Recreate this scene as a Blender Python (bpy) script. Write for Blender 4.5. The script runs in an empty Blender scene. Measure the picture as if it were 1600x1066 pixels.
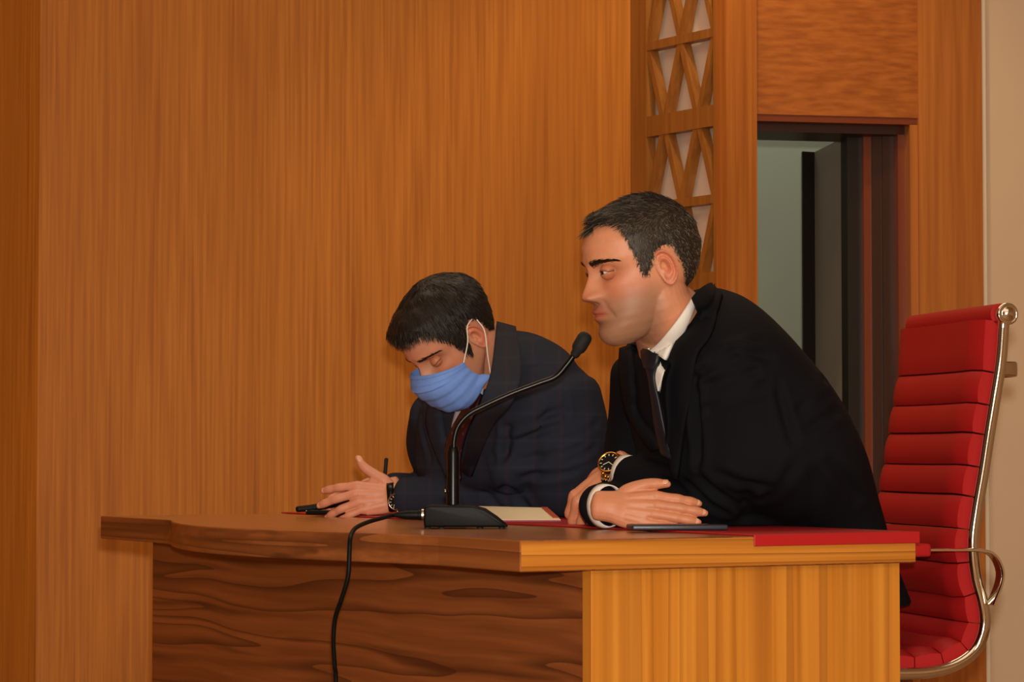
import bpy, bmesh, math, random
import numpy as np
from mathutils import Vector, Matrix
from mathutils.bvhtree import BVHTree
random.seed(7); rng = np.random.default_rng(7)
SC = bpy.context.scene; COL = SC.collection
# ------------------------------------------------------------------ camera
F = 4100.0; YH = 710.0; CZ = 0.887
PITCH = math.atan((YH-533)/F)
cd = bpy.data.cameras.new('camera'); cam = bpy.data.objects.new('camera', cd); COL.objects.link(cam)
cd.sensor_width = 36; cd.lens = 36*F/1600; cd.clip_start = .05; cd.clip_end = 60
cam.location = (0, 0, CZ); cam.rotation_euler = (math.pi/2+PITCH, 0, 0); SC.camera = cam
# ------------------------------------------------------------------ world, lights, exposure
w = bpy.data.worlds.new('world'); SC.world = w; w.use_nodes = True
w.node_tree.nodes['Background'].inputs[0].default_value = (1, .86, .68, 1)
w.node_tree.nodes['Background'].inputs[1].default_value = .05
def lamp(name, kind, loc, power, col, size=.1, size_y=None, rot=(0, 0, 0), spot=None):
    d = bpy.data.lights.new(name, kind); d.energy = power; d.color = col
    if kind == 'AREA':
        d.size = size
        if size_y: d.shape = 'RECTANGLE'; d.size_y = size_y
    else: d.shadow_soft_size = size
    if spot: d.spot_size = spot; d.spot_blend = .6
    o = bpy.data.objects.new(name, d); COL.objects.link(o); o.location = loc; o.rotation_euler = rot
    return o
lamp('camera_flash', 'SPOT', (.02, .0, CZ+.11), 520, (1, .93, .82), .03, rot=(math.pi/2+PITCH, 0, 0), spot=math.radians(60))
lamp('hall_rear_lights', 'AREA', (.3, -2.2, 2.7), 108, (1, .80, .56), 2.6, 1.2, rot=(math.radians(58), 0, 0))  # added frontal fill from an unseen source, lifts the lower walls and chair
lamp('hall_ceiling_lights', 'AREA', (.4, 2.2, 3.15), 20, (1, .80, .56), 2.6, 2.6)
lamp('stage_ceiling_lights', 'AREA', (.0, 5.9, 3.15), 24, (1, .79, .54), 2.4, .8)
lamp('column_downlight', 'SPOT', (.62, 6.95, 3.05), 36, (1, .70, .34), .05, rot=(math.radians(20), 0, 0), spot=math.radians(100))
lamp('corridor_light', 'AREA', (.9, 9.2, 2.5), 3.8, (1, .98, .82), 1.0, 1.0)
SC.view_settings.view_transform = 'Standard'; SC.view_settings.look = 'None'
SC.view_settings.gamma = 1; SC.view_settings.use_curve_mapping = False; SC.view_settings.exposure = 0.0
# ------------------------------------------------------------------ coordinates
ca, sa = math.cos(PITCH), math.sin(PITCH)
def P(px, py, d):
    a = (px-800)/F*d; b = (533-py)/F*d
    return np.array([a, d*ca-b*sa, CZ+d*sa+b*ca])
TH = math.radians(29); UD = np.array([math.cos(TH), math.sin(TH), 0]); VL = np.array([-math.sin(TH), math.cos(TH), 0])
C0 = np.array([.013, 4.172, 0])
def DK(D, L, z): return C0+UD*D+VL*L+np.array([0, 0, z])
def s2l(c): return tuple(((x/255)/12.92 if x/255 <= .04045 else ((x/255+.055)/1.055)**2.4) for x in c)
# ------------------------------------------------------------------ materials
def mat(name, col, rough=.5, metal=0, spec=.5, coat=0, sheen=0, sss=0, attr=None, bump=None, noise=None):
    m = bpy.data.materials.new(name); m.use_nodes = True; nt = m.node_tree; N = nt.nodes; Lk = nt.links
    b = N['Principled BSDF']; c = s2l(col)
    b.inputs['Base Color'].default_value = (*c, 1); b.inputs['Roughness'].default_value = rough
    b.inputs['Metallic'].default_value = metal; b.inputs['Specular IOR Level'].default_value = spec
    b.inputs['Coat Weight'].default_value = coat; b.inputs['Sheen Weight'].default_value = sheen
    if sss:
        b.inputs['Subsurface Weight'].default_value = sss; b.inputs['Subsurface Radius'].default_value = (.012, .005, .003)
        b.inputs['Subsurface Scale'].default_value = .6
    tc = N.new('ShaderNodeTexCoord')
    src = None
    if attr:
        a = N.new('ShaderNodeAttribute'); a.attribute_name = attr; src = a.outputs['Color']
        Lk.new(src, b.inputs['Base Color'])
    if noise:   # (scale, amount)
        n = N.new('ShaderNodeTexNoise'); n.inputs['Scale'].default_value = noise[0]; n.inputs['Detail'].default_value = 4
        Lk.new(tc.outputs['Object'], n.inputs['Vector'])
        mr = N.new('ShaderNodeMapRange'); mr.inputs['To Min'].default_value = 1-noise[1]; mr.inputs['To Max'].default_value = 1+noise[1]
        mr.inputs['From Min'].default_value = .25; mr.inputs['From Max'].default_value = .75
        Lk.new(n.outputs['Fac'], mr.inputs['Value'])
        mx = N.new('ShaderNodeVectorMath'); mx.operation = 'MULTIPLY'
        if src: Lk.new(src, mx.inputs[0])
        else: mx.inputs[0].default_value = c
        cb = N.new('ShaderNodeCombineXYZ')
        for k in range(3): Lk.new(mr.outputs[0], cb.inputs[k])
        Lk.new(cb.outputs[0], mx.inputs[1]); Lk.new(mx.outputs[0], b.inputs['Base Color'])
    if bump:    # (scale, strength, distance)
        n = N.new('ShaderNodeTexNoise'); n.inputs['Scale'].default_value = bump[0]; n.inputs['Detail'].default_value = 3
        Lk.new(tc.outputs['Object'], n.inputs['Vector'])
        bp = N.new('ShaderNodeBump'); bp.inputs['Strength'].default_value = bump[1]; bp.inputs['Distance'].default_value = bump[2]
        Lk.new(n.outputs['Fac'], bp.inputs['Height']); Lk.new(bp.outputs[0], b.inputs['Normal'])
    return m
def wood(name, dark, light, line, along='z', rough=.35, fine=130, length=2.5, band=0, lines=.5, rot=0, warp=.0, spec=.4, coat=0, ridge=None):
    """laminate: fine streaks running along one axis, wider tonal bands and dark grain lines"""
    m = bpy.data.materials.new(name); m.use_nodes = True; nt = m.node_tree; N = nt.nodes; Lk = nt.links; b = N['Principled BSDF']
    b.inputs['Roughness'].default_value = rough; b.inputs['Specular IOR Level'].default_value = spec; b.inputs['Coat Weight'].default_value = coat
    b.inputs['Coat Roughness'].default_value = .12
    tc = N.new('ShaderNodeTexCoord'); mp = N.new('ShaderNodeMapping'); mp.inputs['Rotation'].default_value = (0, 0, rot)
    Lk.new(tc.outputs['Object'], mp.inputs['Vector'])
    vec = mp.outputs[0]
    if warp:
        wn = N.new('ShaderNodeTexNoise'); wn.inputs['Scale'].default_value = 1.0; wn.inputs['Detail'].default_value = 1
        wm = N.new('ShaderNodeVectorMath'); wm.operation = 'MULTIPLY'; wm.inputs[1].default_value = (3.0, 3.0, .6) if along != 'z' else (1, 1, 1)
        Lk.new(vec, wm.inputs[0]); Lk.new(wm.outputs[0], wn.inputs['Vector'])
        ws = N.new('ShaderNodeVectorMath'); ws.operation = 'SCALE'; ws.inputs['Scale'].default_value = warp
        Lk.new(wn.outputs['Color'], ws.inputs[0]); wa = N.new('ShaderNodeVectorMath'); Lk.new(vec, wa.inputs[0]); Lk.new(ws.outputs[0], wa.inputs[1]); vec = wa.outputs[0]
    def streak(across, lo, det=3, rgh=.5, flat=None):
        s = {'z': (across, across, lo), 'x': (lo, flat, across), 'y': (flat, lo, across)}[along] if flat is not None else {'z': (across, across, lo), 'x': (lo, across, across), 'y': (across, lo, across)}[along]
        v = N.new('ShaderNodeVectorMath'); v.operation = 'MULTIPLY'; v.inputs[1].default_value = s; Lk.new(vec, v.inputs[0])
        n = N.new('ShaderNodeTexNoise'); n.inputs['Scale'].default_value = 1; n.inputs['Detail'].default_value = det; n.inputs['Roughness'].default_value = rgh
        Lk.new(v.outputs[0], n.inputs['Vector']); return n.outputs['Fac']
    def ramp(f, stops):
        r = N.new('ShaderNodeValToRGB'); Lk.new(f, r.inputs[0]); e = r.color_ramp.elements
        e[0].position, e[0].color = stops[0][0], (*s2l(stops[0][1]), 1); e[1].position, e[1].color = stops[1][0], (*s2l(stops[1][1]), 1)
        return r.outputs[0]
    base = ramp(streak(fine, length), [(.32, dark), (.68, light)])
    out = base
    def mixin(fac, col, out):
        mx = N.new('ShaderNodeMix'); mx.data_type = 'RGBA'; Lk.new(fac, mx.inputs[0]); Lk.new(out, mx.inputs[6]); mx.inputs[7].default_value = (*s2l(col), 1); return mx.outputs[2]
    def rng_(f, a, c, hi):
        r = N.new('ShaderNodeMapRange'); Lk.new(f, r.inputs[0]); r.inputs['From Min'].default_value = a; r.inputs['From Max'].default_value = c; r.inputs['To Max'].default_value = hi; return r.outputs[0]
    if band: out = mixin(rng_(streak(band, length*.25, 1), .42, .68, .55), dark, out)
    if lines: out = mixin(rng_(streak(fine*.45, length*.45, 2, .6), .60, .72, lines), line, out)
    if ridge:   # thin wavy grain lines: contours of a stretched noise
        n_ = streak(ridge[0], ridge[1], 2, .45, .4)
        mu = N.new('ShaderNodeMath'); mu.operation = 'MULTIPLY'; mu.inputs[1].default_value = 8; Lk.new(n_, mu.inputs[0])
        fr = N.new('ShaderNodeMath'); fr.operation = 'FRACT'; Lk.new(mu.outputs[0], fr.inputs[0])
        out = mixin(rng_(fr.outputs[0], .62, .97, ridge[2]), line, out)
    Lk.new(out, b.inputs['Base Color'])
    return m
M = {}
M['wall_wood'] = wood('wall_wood', (166, 99, 34), (192, 121, 46), (142, 78, 26), 'z', rough=.5, fine=110, length=2.2, band=3, lines=.5, spec=.12)
M['head_wood'] = wood('head_wood', (150, 82, 32), (178, 104, 44), (125, 62, 24), 'x', rough=.35, fine=70, length=2.5, lines=.35)
M['post_wood'] = wood('post_wood', (160, 92, 38), (186, 114, 50), (138, 70, 24), 'z', rough=.4, fine=60, length=1.6, lines=.3)
M['trim_wood'] = wood('trim_wood', (138, 86, 36), (160, 104, 46), (140, 70, 26), 'z', rough=.4, fine=60, length=2, lines=.3)
M['desk_end'] = wood('desk_end', (190, 116, 36), (218, 146, 54), (140, 80, 26), 'z', rough=.33, fine=60, length=.7, band=14, lines=.8, ridge=(7, .07, .45))
M['desk_edge'] = wood('desk_edge', (184, 112, 36), (208, 138, 52), (130, 68, 22), 'x', rough=.33, fine=75, length=2.0, lines=.75, rot=-TH, ridge=(16, .25, .7))
M['desk_front'] = wood('desk_front', (128, 70, 36), (158, 92, 48), (72, 36, 20), 'y', rough=.36, fine=60, length=.8, band=9, lines=.75, rot=-TH, warp=.03, ridge=(10, .42, .75))  # same laminate as the end panel; its shade is put into the colour
M['desk_front_edge'] = wood('desk_front_edge', (134, 76, 38), (160, 96, 50), (84, 44, 24), 'y', rough=.34, fine=70, length=1.2, lines=.7, rot=-TH, ridge=(16, .25, .7))  # same edge as desk_edge, coloured darker for the side turned from the flash
M['desk_top'] = wood('desk_top', (160, 104, 60), (186, 124, 74), (130, 76, 42), 'y', rough=.22, fine=40, length=1.5, lines=.4, rot=-TH, spec=.6)
M['cream'] = mat('cream_paint', (214, 188, 158), .8, noise=(3, .03), bump=(60, .1, .002))
M['white_trim'] = mat('white_trim', (222, 205, 180), .6)
M['backing'] = mat('backing_panel', (226, 200, 178), .7)
M['grey_paint'] = mat('corridor_paint', (178, 182, 160), .8, noise=(2, .04))
M['door_grey'] = mat('door_grey', (180, 166, 150), .45)
M['door_dark'] = mat('door_dark', (26, 20, 16), .4)
M['frame_red'] = mat('door_frame_brown', (120, 56, 30), .35)
M['frame_dark'] = mat('door_frame_dark', (58, 30, 20), .4)
M['floor'] = mat('stage_floor', (168, 130, 92), .9, noise=(40, .15), bump=(300, .4, .003))
M['ceiling'] = mat('ceiling_paint', (225, 215, 200), .8)
M['red_mat'] = mat('red_leather_mat', (178, 26, 30), .45, bump=(400, .12, .0006))
M['red_leather'] = mat('red_chair_leather', (168, 26, 27), .5, spec=.25, bump=(260, .10, .0006), noise=(5, .05))
M['chrome'] = mat('chrome', (232, 226, 215), .10, metal=1)
M['black_plastic'] = mat('black_plastic', (14, 13, 12), .5, spec=.15)
M['black_matte'] = mat('black_matte', (16, 16, 17), .75, bump=(900, .5, .001))
M['black_gloss'] = mat('black_gloss', (13, 13, 13), .3, spec=.25)
M['steel'] = mat('steel', (190, 180, 165), .22, metal=1)
M['gold'] = mat('gold', (235, 180, 80), .2, metal=1)
M['slate'] = mat('slate_phone', (44, 46, 58), .4)
M['paper'] = mat('paper', (250, 236, 200), .8)
M['magenta'] = mat('magenta_cover', (150, 20, 70), .5)
M['orange_red'] = mat('orange_red_cover', (196, 84, 52), .5)
M['shirt'] = mat('white_shirt', (236, 230, 222), .7, sheen=.1, bump=(500, .1, .0005))
M['shirt_blue'] = mat('pale_blue_shirt', (186, 200, 226), .7, bump=(500, .1, .0005))
M['suit_black'] = mat('black_suit', (15, 15, 20), .85, sheen=0, spec=.12, bump=(700, .25, .0006))
M['tie_navy'] = mat('navy_tie', (17, 21, 32), .5, bump=(500, .2, .0006))
M['trouser'] = mat('dark_trousers', (24, 24, 28), .85)
M['shoe'] = mat('black_shoe', (14, 12, 12), .25)
M['mask'] = mat('mask_blue', (116, 158, 238), .75, noise=(60, .05), bump=(220, .25, .0008))
M['loop'] = mat('ear_loop', (240, 230, 215), .7)
M['skin'] = mat('skin', (205, 135, 96), .48, spec=.4, sss=.12, attr='Col', noise=(70, .05), bump=(420, .22, .0007))
M['hair'] = mat('hair', (30, 24, 20), .5, spec=.35, attr='Col')
M['eye_white'] = mat('eye_white', (215, 200, 190), .12)
M['iris'] = mat('iris', (52, 30, 18), .08)
M['nail'] = mat('nail', (226, 165, 135), .3)
M['dial'] = mat('dial', (20, 22, 24), .12)
M['hand_white'] = mat('dial_marks', (225, 215, 190), .3)
def suit_check():
    m = mat('navy_check_suit', (38, 42, 54), .85, spec=.12); nt = m.node_tree; N = nt.nodes; L = nt.links; b = N['Principled BSDF']
    tc = N.new('ShaderNodeTexCoord')
    prev = None
    for k, s in (('X', 34), ('Z', 34)):
        wv = N.new('ShaderNodeTexWave'); wv.bands_direction = k; wv.inputs['Scale'].default_value = s/6.0; wv.inputs['Distortion'].default_value = .6; wv.inputs['Detail Scale'].default_value = .5
        L.new(tc.outputs['Object'], wv.inputs['Vector'])
        mr = N.new('ShaderNodeMapRange'); mr.inputs['From Min'].default_value = .93; mr.inputs['From Max'].default_value = 1; mr.inputs['To Max'].default_value = .35; L.new(wv.outputs['Fac'], mr.inputs[0])
        mx = N.new('ShaderNodeMix'); mx.data_type = 'RGBA'; L.new(mr.outputs[0], mx.inputs[0])
        if prev: L.new(prev, mx.inputs[6])
        else: mx.inputs[6].default_value = (*s2l((38, 42, 54)), 1)
        mx.inputs[7].default_value = (*s2l((58, 42, 52)), 1) if k == 'X' else (*s2l((48, 52, 66)), 1)
        prev = mx.outputs[2]
    L.new(prev, b.inputs['Base Color'])
    n = N.new('ShaderNodeTexNoise'); n.inputs['Scale'].default_value = 700; L.new(tc.outputs['Object'], n.inputs['Vector'])
    bp = N.new('ShaderNodeBump'); bp.inputs['Strength'].default_value = .25; bp.inputs['Distance'].default_value = .0006; L.new(n.outputs['Fac'], bp.inputs['Height']); L.new(bp.outputs[0], b.inputs['Normal'])
    return m
M['suit_navy'] = suit_check()
def tie_dots():
    m = mat('maroon_dotted_tie', (62, 14, 24), .45); nt = m.node_tree; N = nt.nodes; L = nt.links; b = N['Principled BSDF']
    tc = N.new('ShaderNodeTexCoord'); v = N.new('ShaderNodeTexVoronoi'); v.inputs['Scale'].default_value = 55; v.inputs['Randomness'].default_value = .25
    L.new(tc.outputs['Object'], v.inputs['Vector']); r = N.new('ShaderNodeMapRange'); r.inputs['From Min'].default_value = .22; r.inputs['From Max'].default_value = .30; r.inputs['To Min'].default_value = 1; r.inputs['To Max'].default_value = 0
    L.new(v.outputs['Distance'], r.inputs[0]); mx = N.new('ShaderNodeMix'); mx.data_type = 'RGBA'; L.new(r.outputs[0], mx.inputs[0])
    mx.inputs[6].default_value = (*s2l((50, 12, 20)), 1); mx.inputs[7].default_value = (*s2l((112, 62, 70)), 1); L.new(mx.outputs[2], b.inputs['Base Color']); return m
M['tie_maroon'] = tie_dots()
# ------------------------------------------------------------------ mesh plumbing
WL = {}
def empty(name, loc, label=None, cat=None, group=None):
    o = bpy.data.objects.new(name, None); COL.objects.link(o); o.location = tuple(float(x) for x in loc); o.empty_display_size = .05
    WL[o.name] = np.array(loc, float)
    if label: o['label'] = label
    if cat: o['category'] = cat
    if group: o['group'] = group
    return o
def obj(name, vf, m, parent=None, smooth=True, loc=None, label=None, cat=None, kind=None, group=None, colors=None, auto=None):
    v, f = vf[0], vf[1]
    v = np.asarray(v, float)
    base = WL[parent.name] if parent else (np.array(loc, float) if loc is not None else np.zeros(3))
    me = bpy.data.meshes.new(name); me.from_pydata((v-base).tolist(), [], [tuple(int(i) for i in q) for q in f])
    mats = m if isinstance(m, (list, tuple)) else [m]
    for q in mats: me.materials.append(q)
    if len(vf) > 2 and vf[2] is not None: me.polygons.foreach_set('material_index', list(vf[2]))
    bm = bmesh.new(); bm.from_mesh(me); bmesh.ops.recalc_face_normals(bm, faces=bm.faces); bm.to_mesh(me); bm.free()
    if smooth:
        me.polygons.foreach_set('use_smooth', [True]*len(me.polygons))
        if auto is not None: me.set_sharp_from_angle(angle=math.radians(auto))
    if colors is not None:
        ca_ = me.color_attributes.new('Col', 'FLOAT_COLOR', 'POINT')
        c4 = np.ones((len(v), 4)); c4[:, :3] = colors; ca_.data.foreach_set('color', c4.ravel())
    me.update()
    o = bpy.data.objects.new(name, me); COL.objects.link(o)
    if parent: o.parent = parent
    else: o.location = tuple(base)
    WL[o.name] = base
    for k, x in (('label', label), ('category', cat), ('kind', kind), ('group', group)):
        if x: o[k] = x
    return o
def join(*vfs):
    V = []; Fc = []; MI = []; n = 0; anym = any(len(x) > 2 and x[2] is not None for x in vfs)
    for x in vfs:
        V.append(np.asarray(x[0], float)); Fc += [tuple(i+n for i in q) for q in x[1]]
        MI += list(x[2]) if len(x) > 2 and x[2] is not None else [0]*len(x[1])
        n += len(x[0])
    return np.vstack(V), Fc, (MI if anym else None)
def withmat(vf, i): return vf[0], vf[1], [i]*len(vf[1])
def norm(v): v = np.asarray(v, float); return v/np.linalg.norm(v)
def bevel(vf, r, seg=2):
    bm = bmesh.new(); vs = [bm.verts.new(tuple(p)) for p in vf[0]]
    for q in vf[1]: bm.faces.new([vs[i] for i in q])
    bmesh.ops.recalc_face_normals(bm, faces=bm.faces)
    es = [e for e in bm.edges if e.calc_face_angle(0) > .5]
    bmesh.ops.bevel(bm, geom=es, offset=r, segments=seg, affect='EDGES', profile=.5)
    bm.verts.index_update()
    V = np.array([tuple(p.co) for p in bm.verts]); Fc = [tuple(x.index for x in q.verts) for q in bm.faces]; bm.free(); return V, Fc
def obox(o, ex, ey, ez, r=0, seg=2):
    """box from corner o with edge vectors"""
    o, ex, ey, ez = (np.asarray(a, float) for a in (o, ex, ey, ez))
    V = [o, o+ex, o+ex+ey, o+ey]; V += [p+ez for p in V]
    Fc = [(0, 3, 2, 1), (4, 5, 6, 7), (0, 1, 5, 4), (1, 2, 6, 5), (2, 3, 7, 6), (3, 0, 4, 7)]
    return bevel((np.array(V), Fc), r, seg) if r else (np.array(V), Fc)
def box(x0, x1, y0, y1, z0, z1, r=0): return obox((x0, y0, z0), (x1-x0, 0, 0), (0, y1-y0, 0), (0, 0, z1-z0), r)
def prism(poly, ext, r=0, seg=2):
    n = len(poly); A = np.array(poly, float); ext = np.asarray(ext, float)
    V = np.vstack([A, A+ext]); Fc = [tuple(range(n)), tuple(range(2*n-1, n-1, -1))]+[(i, (i+1) % n, n+(i+1) % n, n+i) for i in range(n)]
    return bevel((V, Fc), r, seg) if r else (V, Fc)
def catmull(pts, n):
    pts = np.asarray(pts, float); k = len(pts)
    ext = np.vstack([2*pts[0]-pts[1], pts, 2*pts[-1]-pts[-2]])
    t = np.linspace(0, k-1, n); i = np.minimum(t.astype(int), k-2); u = (t-i)[:, None]
    p0, p1, p2, p3 = ext[i], ext[i+1], ext[i+2], ext[i+3]
    return .5*((2*p1)+(-p0+p2)*u+(2*p0-5*p1+4*p2-p3)*u**2+(-p0+3*p1-3*p2+p3)*u**3)
def sweep(pts, rad, up=(0, 0, 1), n=24, m=20, caps='round', expo=2.0, smoothpath=True, capf=.5):
    """tube along pts; rad rows (a,b): a across 'up' x tangent, b along up"""
    pts = np.asarray(pts, float); rad = np.asarray(rad, float)
    if rad.ndim == 0: rad = np.full((len(pts), 2), float(rad))
    if rad.ndim == 1: rad = np.stack([rad, rad], 1)
    if smoothpath and len(pts) > 2 or n > len(pts): c = catmull(pts, n); r = np.abs(catmull(rad, n))
    else: c = pts; r = rad
    T = np.gradient(c, axis=0); T /= np.linalg.norm(T, axis=1)[:, None]+1e-12
    up = norm(up); ups = []
    u = up-T[0]*(up@T[0])
    if np.linalg.norm(u) < 1e-3: u = np.cross(T[0], (1, 0, .1))
    u = norm(u)
    for k in range(len(c)):
        u = norm(u-T[k]*(u@T[k])); ups.append(u)
    U = np.array(ups); S = np.cross(T, U)
    if caps == 'round':
        e = capf*(r[0].mean()); e2 = capf*(r[-1].mean()); add0 = []; add1 = []
        for q in (1.0, .75, .4): 
            add0.append((c[0]-T[0]*e*q, U[0], S[0], r[0]*math.sqrt(max(0.02, 1-q*q))))
            add1.append((c[-1]+T[-1]*e2*q, U[-1], S[-1], r[-1]*math.sqrt(max(0.02, 1-q*q))))
        c = np.vstack([[a[0] for a in add0], c, [a[0] for a in add1[::-1]]]); U = np.vstack([[a[1] for a in add0], U, [a[1] for a in add1[::-1]]])
        S = np.vstack([[a[2] for a in add0], S, [a[2] for a in add1[::-1]]]); r = np.vstack([[a[3] for a in add0], r, [a[3] for a in add1[::-1]]])
    ph = np.linspace(0, 2*math.pi, m, endpoint=False); e = 2/expo
    cs = np.sign(np.cos(ph))*np.abs(np.cos(ph))**e; sn = np.sign(np.sin(ph))*np.abs(np.sin(ph))**e
    V = (c[:, None]+S[:, None]*(cs[None, :, None]*r[:, 0][:, None, None])+U[:, None]*(sn[None, :, None]*r[:, 1][:, None, None])).reshape(-1, 3)
    K = len(c); Fc = [(i*m+j, i*m+(j+1) % m, (i+1)*m+(j+1) % m, (i+1)*m+j) for i in range(K-1) for j in range(m)]
    if caps: Fc += [tuple(range(m))[::-1], tuple(range((K-1)*m, K*m))]
    return V, Fc
def loft(rings, cap=True):
    K = len(rings); m = len(rings[0]); V = np.vstack(rings)
    Fc = [(i*m+j, i*m+(j+1) % m, (i+1)*m+(j+1) % m, (i+1)*m+j) for i in range(K-1) for j in range(m)]
    if cap: Fc += [tuple(range(m))[::-1], tuple(range((K-1)*m, K*m))]
    return V, Fc
def lathe(o, ax, prof, m=32, cap=True):
    """prof rows (r, h) along ax"""
    ax = norm(ax); t = np.cross(ax, (0, 0, 1) if abs(ax[2]) < .9 else (1, 0, 0)); t = norm(t); b = np.cross(ax, t); ph = np.linspace(0, 2*math.pi, m, endpoint=False)
    return loft([np.asarray(o)+ax*h+r*(np.cos(ph)[:, None]*t+np.sin(ph)[:, None]*b) for r, h in prof], cap)
def ell(c, r, ax=None, nu=20, nv=12):
    A = np.eye(3) if ax is None else np.array(ax, float); rings = []
    for i in range(nv+1):
        a = -math.pi/2+math.pi*(i/nv); a = max(-1.54, min(1.54, a)); ph = np.linspace(0, 2*math.pi, nu, endpoint=False)
        loc = np.stack([r[0]*math.cos(a)*np.cos(ph), r[1]*math.cos(a)*np.sin(ph), np.full(nu, r[2]*math.sin(a))], 1); rings.append(np.asarray(c)+loc@A)
    return loft(rings)
def voxel(vf, size, smooth=6, fac=.5):
    me = bpy.data.meshes.new('tmp'); me.from_pydata(np.asarray(vf[0]).tolist(), [], [tuple(int(i) for i in q) for q in vf[1]])
    bm = bmesh.new(); bm.from_mesh(me); bmesh.ops.recalc_face_normals(bm, faces=bm.faces); bm.to_mesh(me); bm.free()
    o = bpy.data.objects.new('tmp', me); COL.objects.link(o)
    r = o.modifiers.new('r', 'REMESH'); r.mode = 'VOXEL'; r.voxel_size = size; r.adaptivity = 0
    if smooth: s = o.modifiers.new('s', 'SMOOTH'); s.factor = fac; s.iterations = smooth
    dg = bpy.context.evaluated_depsgraph_get(); ev = o.evaluated_get(dg); m2 = ev.to_mesh()
    V = np.empty(len(m2.vertices)*3); m2.vertices.foreach_get('co', V); V = V.reshape(-1, 3)
    Nn = np.empty(len(m2.vertices)*3); m2.vertices.foreach_get('normal', Nn); Nn = Nn.reshape(-1, 3)
    Fc = [tuple(p.vertices) for p in m2.polygons]; ev.to_mesh_clear()
    bpy.data.objects.remove(o); bpy.data.meshes.remove(me)
    return V, Fc, Nn
def bvh_of(vf): return BVHTree.FromPolygons([Vector(p) for p in vf[0]], [tuple(q) for q in vf[1]])
CAMP = Vector((0, 0, CZ))
def hit(px, py, bvh):
    d = Vector(P(px, py, 1.0))-CAMP; d.normalize(); h = bvh.ray_cast(CAMP, d, 30)
    return (np.array(h[0]), np.array(h[1])) if h[0] is not None else (None, None)
def patch(poly_a, poly_b, bvh, off, thick, nu=24, nv=8, bow=0, defd=5):
    """solid strip between two polylines (photo pixels) laid on a surface: cast, lifted by off, given thickness"""
    A = catmull(poly_a, nu); B = catmull(poly_b, nu); top = []; last = None
    G = np.zeros((nu, nv, 3)); NN = np.zeros((nu, nv, 3))
    for i in range(nu):
        for j in range(nv):
            t = j/(nv-1); q = A[i]*(1-t)+B[i]*t; h, n = hit(q[0], q[1], bvh)
            if h is None or (last is not None and np.linalg.norm(h-last) > .09):
                h = P(q[0], q[1], (last[1] if last is not None else defd)); n = np.array((0, -1, 0.))
            last = h; dcam = norm(np.array(CAMP)-h); G[i, j] = h; NN[i, j] = norm(norm(n)+dcam*.6)
    for _ in range(3):
        G2 = G.copy(); G2[1:-1] = .5*G[1:-1]+.25*(G[2:]+G[:-2]); G = G2
        G2 = G.copy(); G2[:, 1:-1] = .5*G[:, 1:-1]+.25*(G[:, 2:]+G[:, :-2]); G = G2
        NN[1:-1] = (NN[1:-1]+NN[2:]+NN[:-2])/3
    bw = np.sin(np.linspace(0, math.pi, nv))[None, :, None]*bow
    top = (G+NN*(off+thick)+NN*bw).reshape(-1, 3); bot = (G+NN*(off-.006)).reshape(-1, 3)
    V = np.vstack([top, bot]); n0 = nu*nv; Fc = []
    for i in range(nu-1):
        for j in range(nv-1):
            a = i*nv+j; Fc.append((a, a+1, a+nv+1, a+nv)); Fc.append((n0+a, n0+a+nv, n0+a+nv+1, n0+a+1))
    brd = [(i*nv) for i in range(nu)]+[(nu-1)*nv+j for j in range(1, nv)]+[i*nv+nv-1 for i in range(nu-2, -1, -1)]+[j for j in range(nv-2, 0, -1)]
    for k in range(len(brd)):
        a, b = brd[k], brd[(k+1) % len(brd)]; Fc.append((a, b, b+n0, a+n0))
    return V, Fc
# ================================================================== THE ROOM
STR = dict(kind='structure')
def wall(name, a, b, z0, z1, th, m, back=1, parent=None, label=None):
    """upright slab from a to b (plan), thickness th away from the camera side"""
    a = np.array([*a, z0], float); b = np.array([*b, z0], float); t = norm(b-a); n = np.array([-t[1], t[0], 0])*back
    return obj(name, obox(a, b-a, n*th, (0, 0, z1-z0)), m, parent, smooth=False, kind=None if parent else 'structure')
HZ = 3.2
B_ = np.array([.361, 8.0]); A_ = np.array([-1.385, 7.66]); CN = np.array([.625, 7.6]); CE = CN+np.array([.875, .485])*.107
obj('floor', box(-4, 4.2, -3, 11, -.1, 0), M['floor'], smooth=False, kind='structure')
obj('ceiling', box(-4, 4.2, -3, 11, HZ, HZ+.1), M['ceiling'], smooth=False, kind='structure')
wall('wall_back', A_, B_+np.array([.02, 0.001]), 0, HZ, .08, M['wall_wood'])
tl = norm(np.array([-.40, -.92])); wall('wall_left', A_+tl*6.0, A_, 0, HZ, .08, M['wall_wood'])
wall('wall_front', (-4, -2.9), (4.2, -2.9), 0, HZ, .08, M['cream'], -1)
# --- lattice column
FD = norm(np.append(CN-B_, 0)); FN = np.array([-FD[1], FD[0], 0])*-1   # outward normal (towards the hall)
if FN[1] > 0: FN = -FN
FW = float(np.linalg.norm(CN-B_))
def LP(s, z, o=0): return np.array([B_[0], B_[1], 0])+FD*s+FN*o+np.array([0, 0, z])
col = empty('trim_1', LP(FW/2, 0)); col['kind'] = 'structure'
s0, s1 = .175*FW, .865*FW; TK = .035
obj('stile', obox(LP(0, 0, -TK), FD*s0, FN*TK, (0, 0, HZ)), M['trim_wood'], col, smooth=False)
obj('stile', obox(LP(s1, 0, -TK), FD*(FW-s1), FN*TK, (0, 0, HZ)), M['trim_wood'], col, smooth=False)
obj('backing_panel', obox(LP(0, 0, -TK-.025), FD*FW, FN*.012, (0, 0, HZ)), M['backing'], col, smooth=False)
sideD = np.array([.875, .485, 0])
obj('side_panel', obox(LP(FW, 0, .001), sideD*.107, -np.array(FD)*.05, (0, 0, HZ)), M['post_wood'], col, smooth=False)
hh = .245; zt = 1.880
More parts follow.
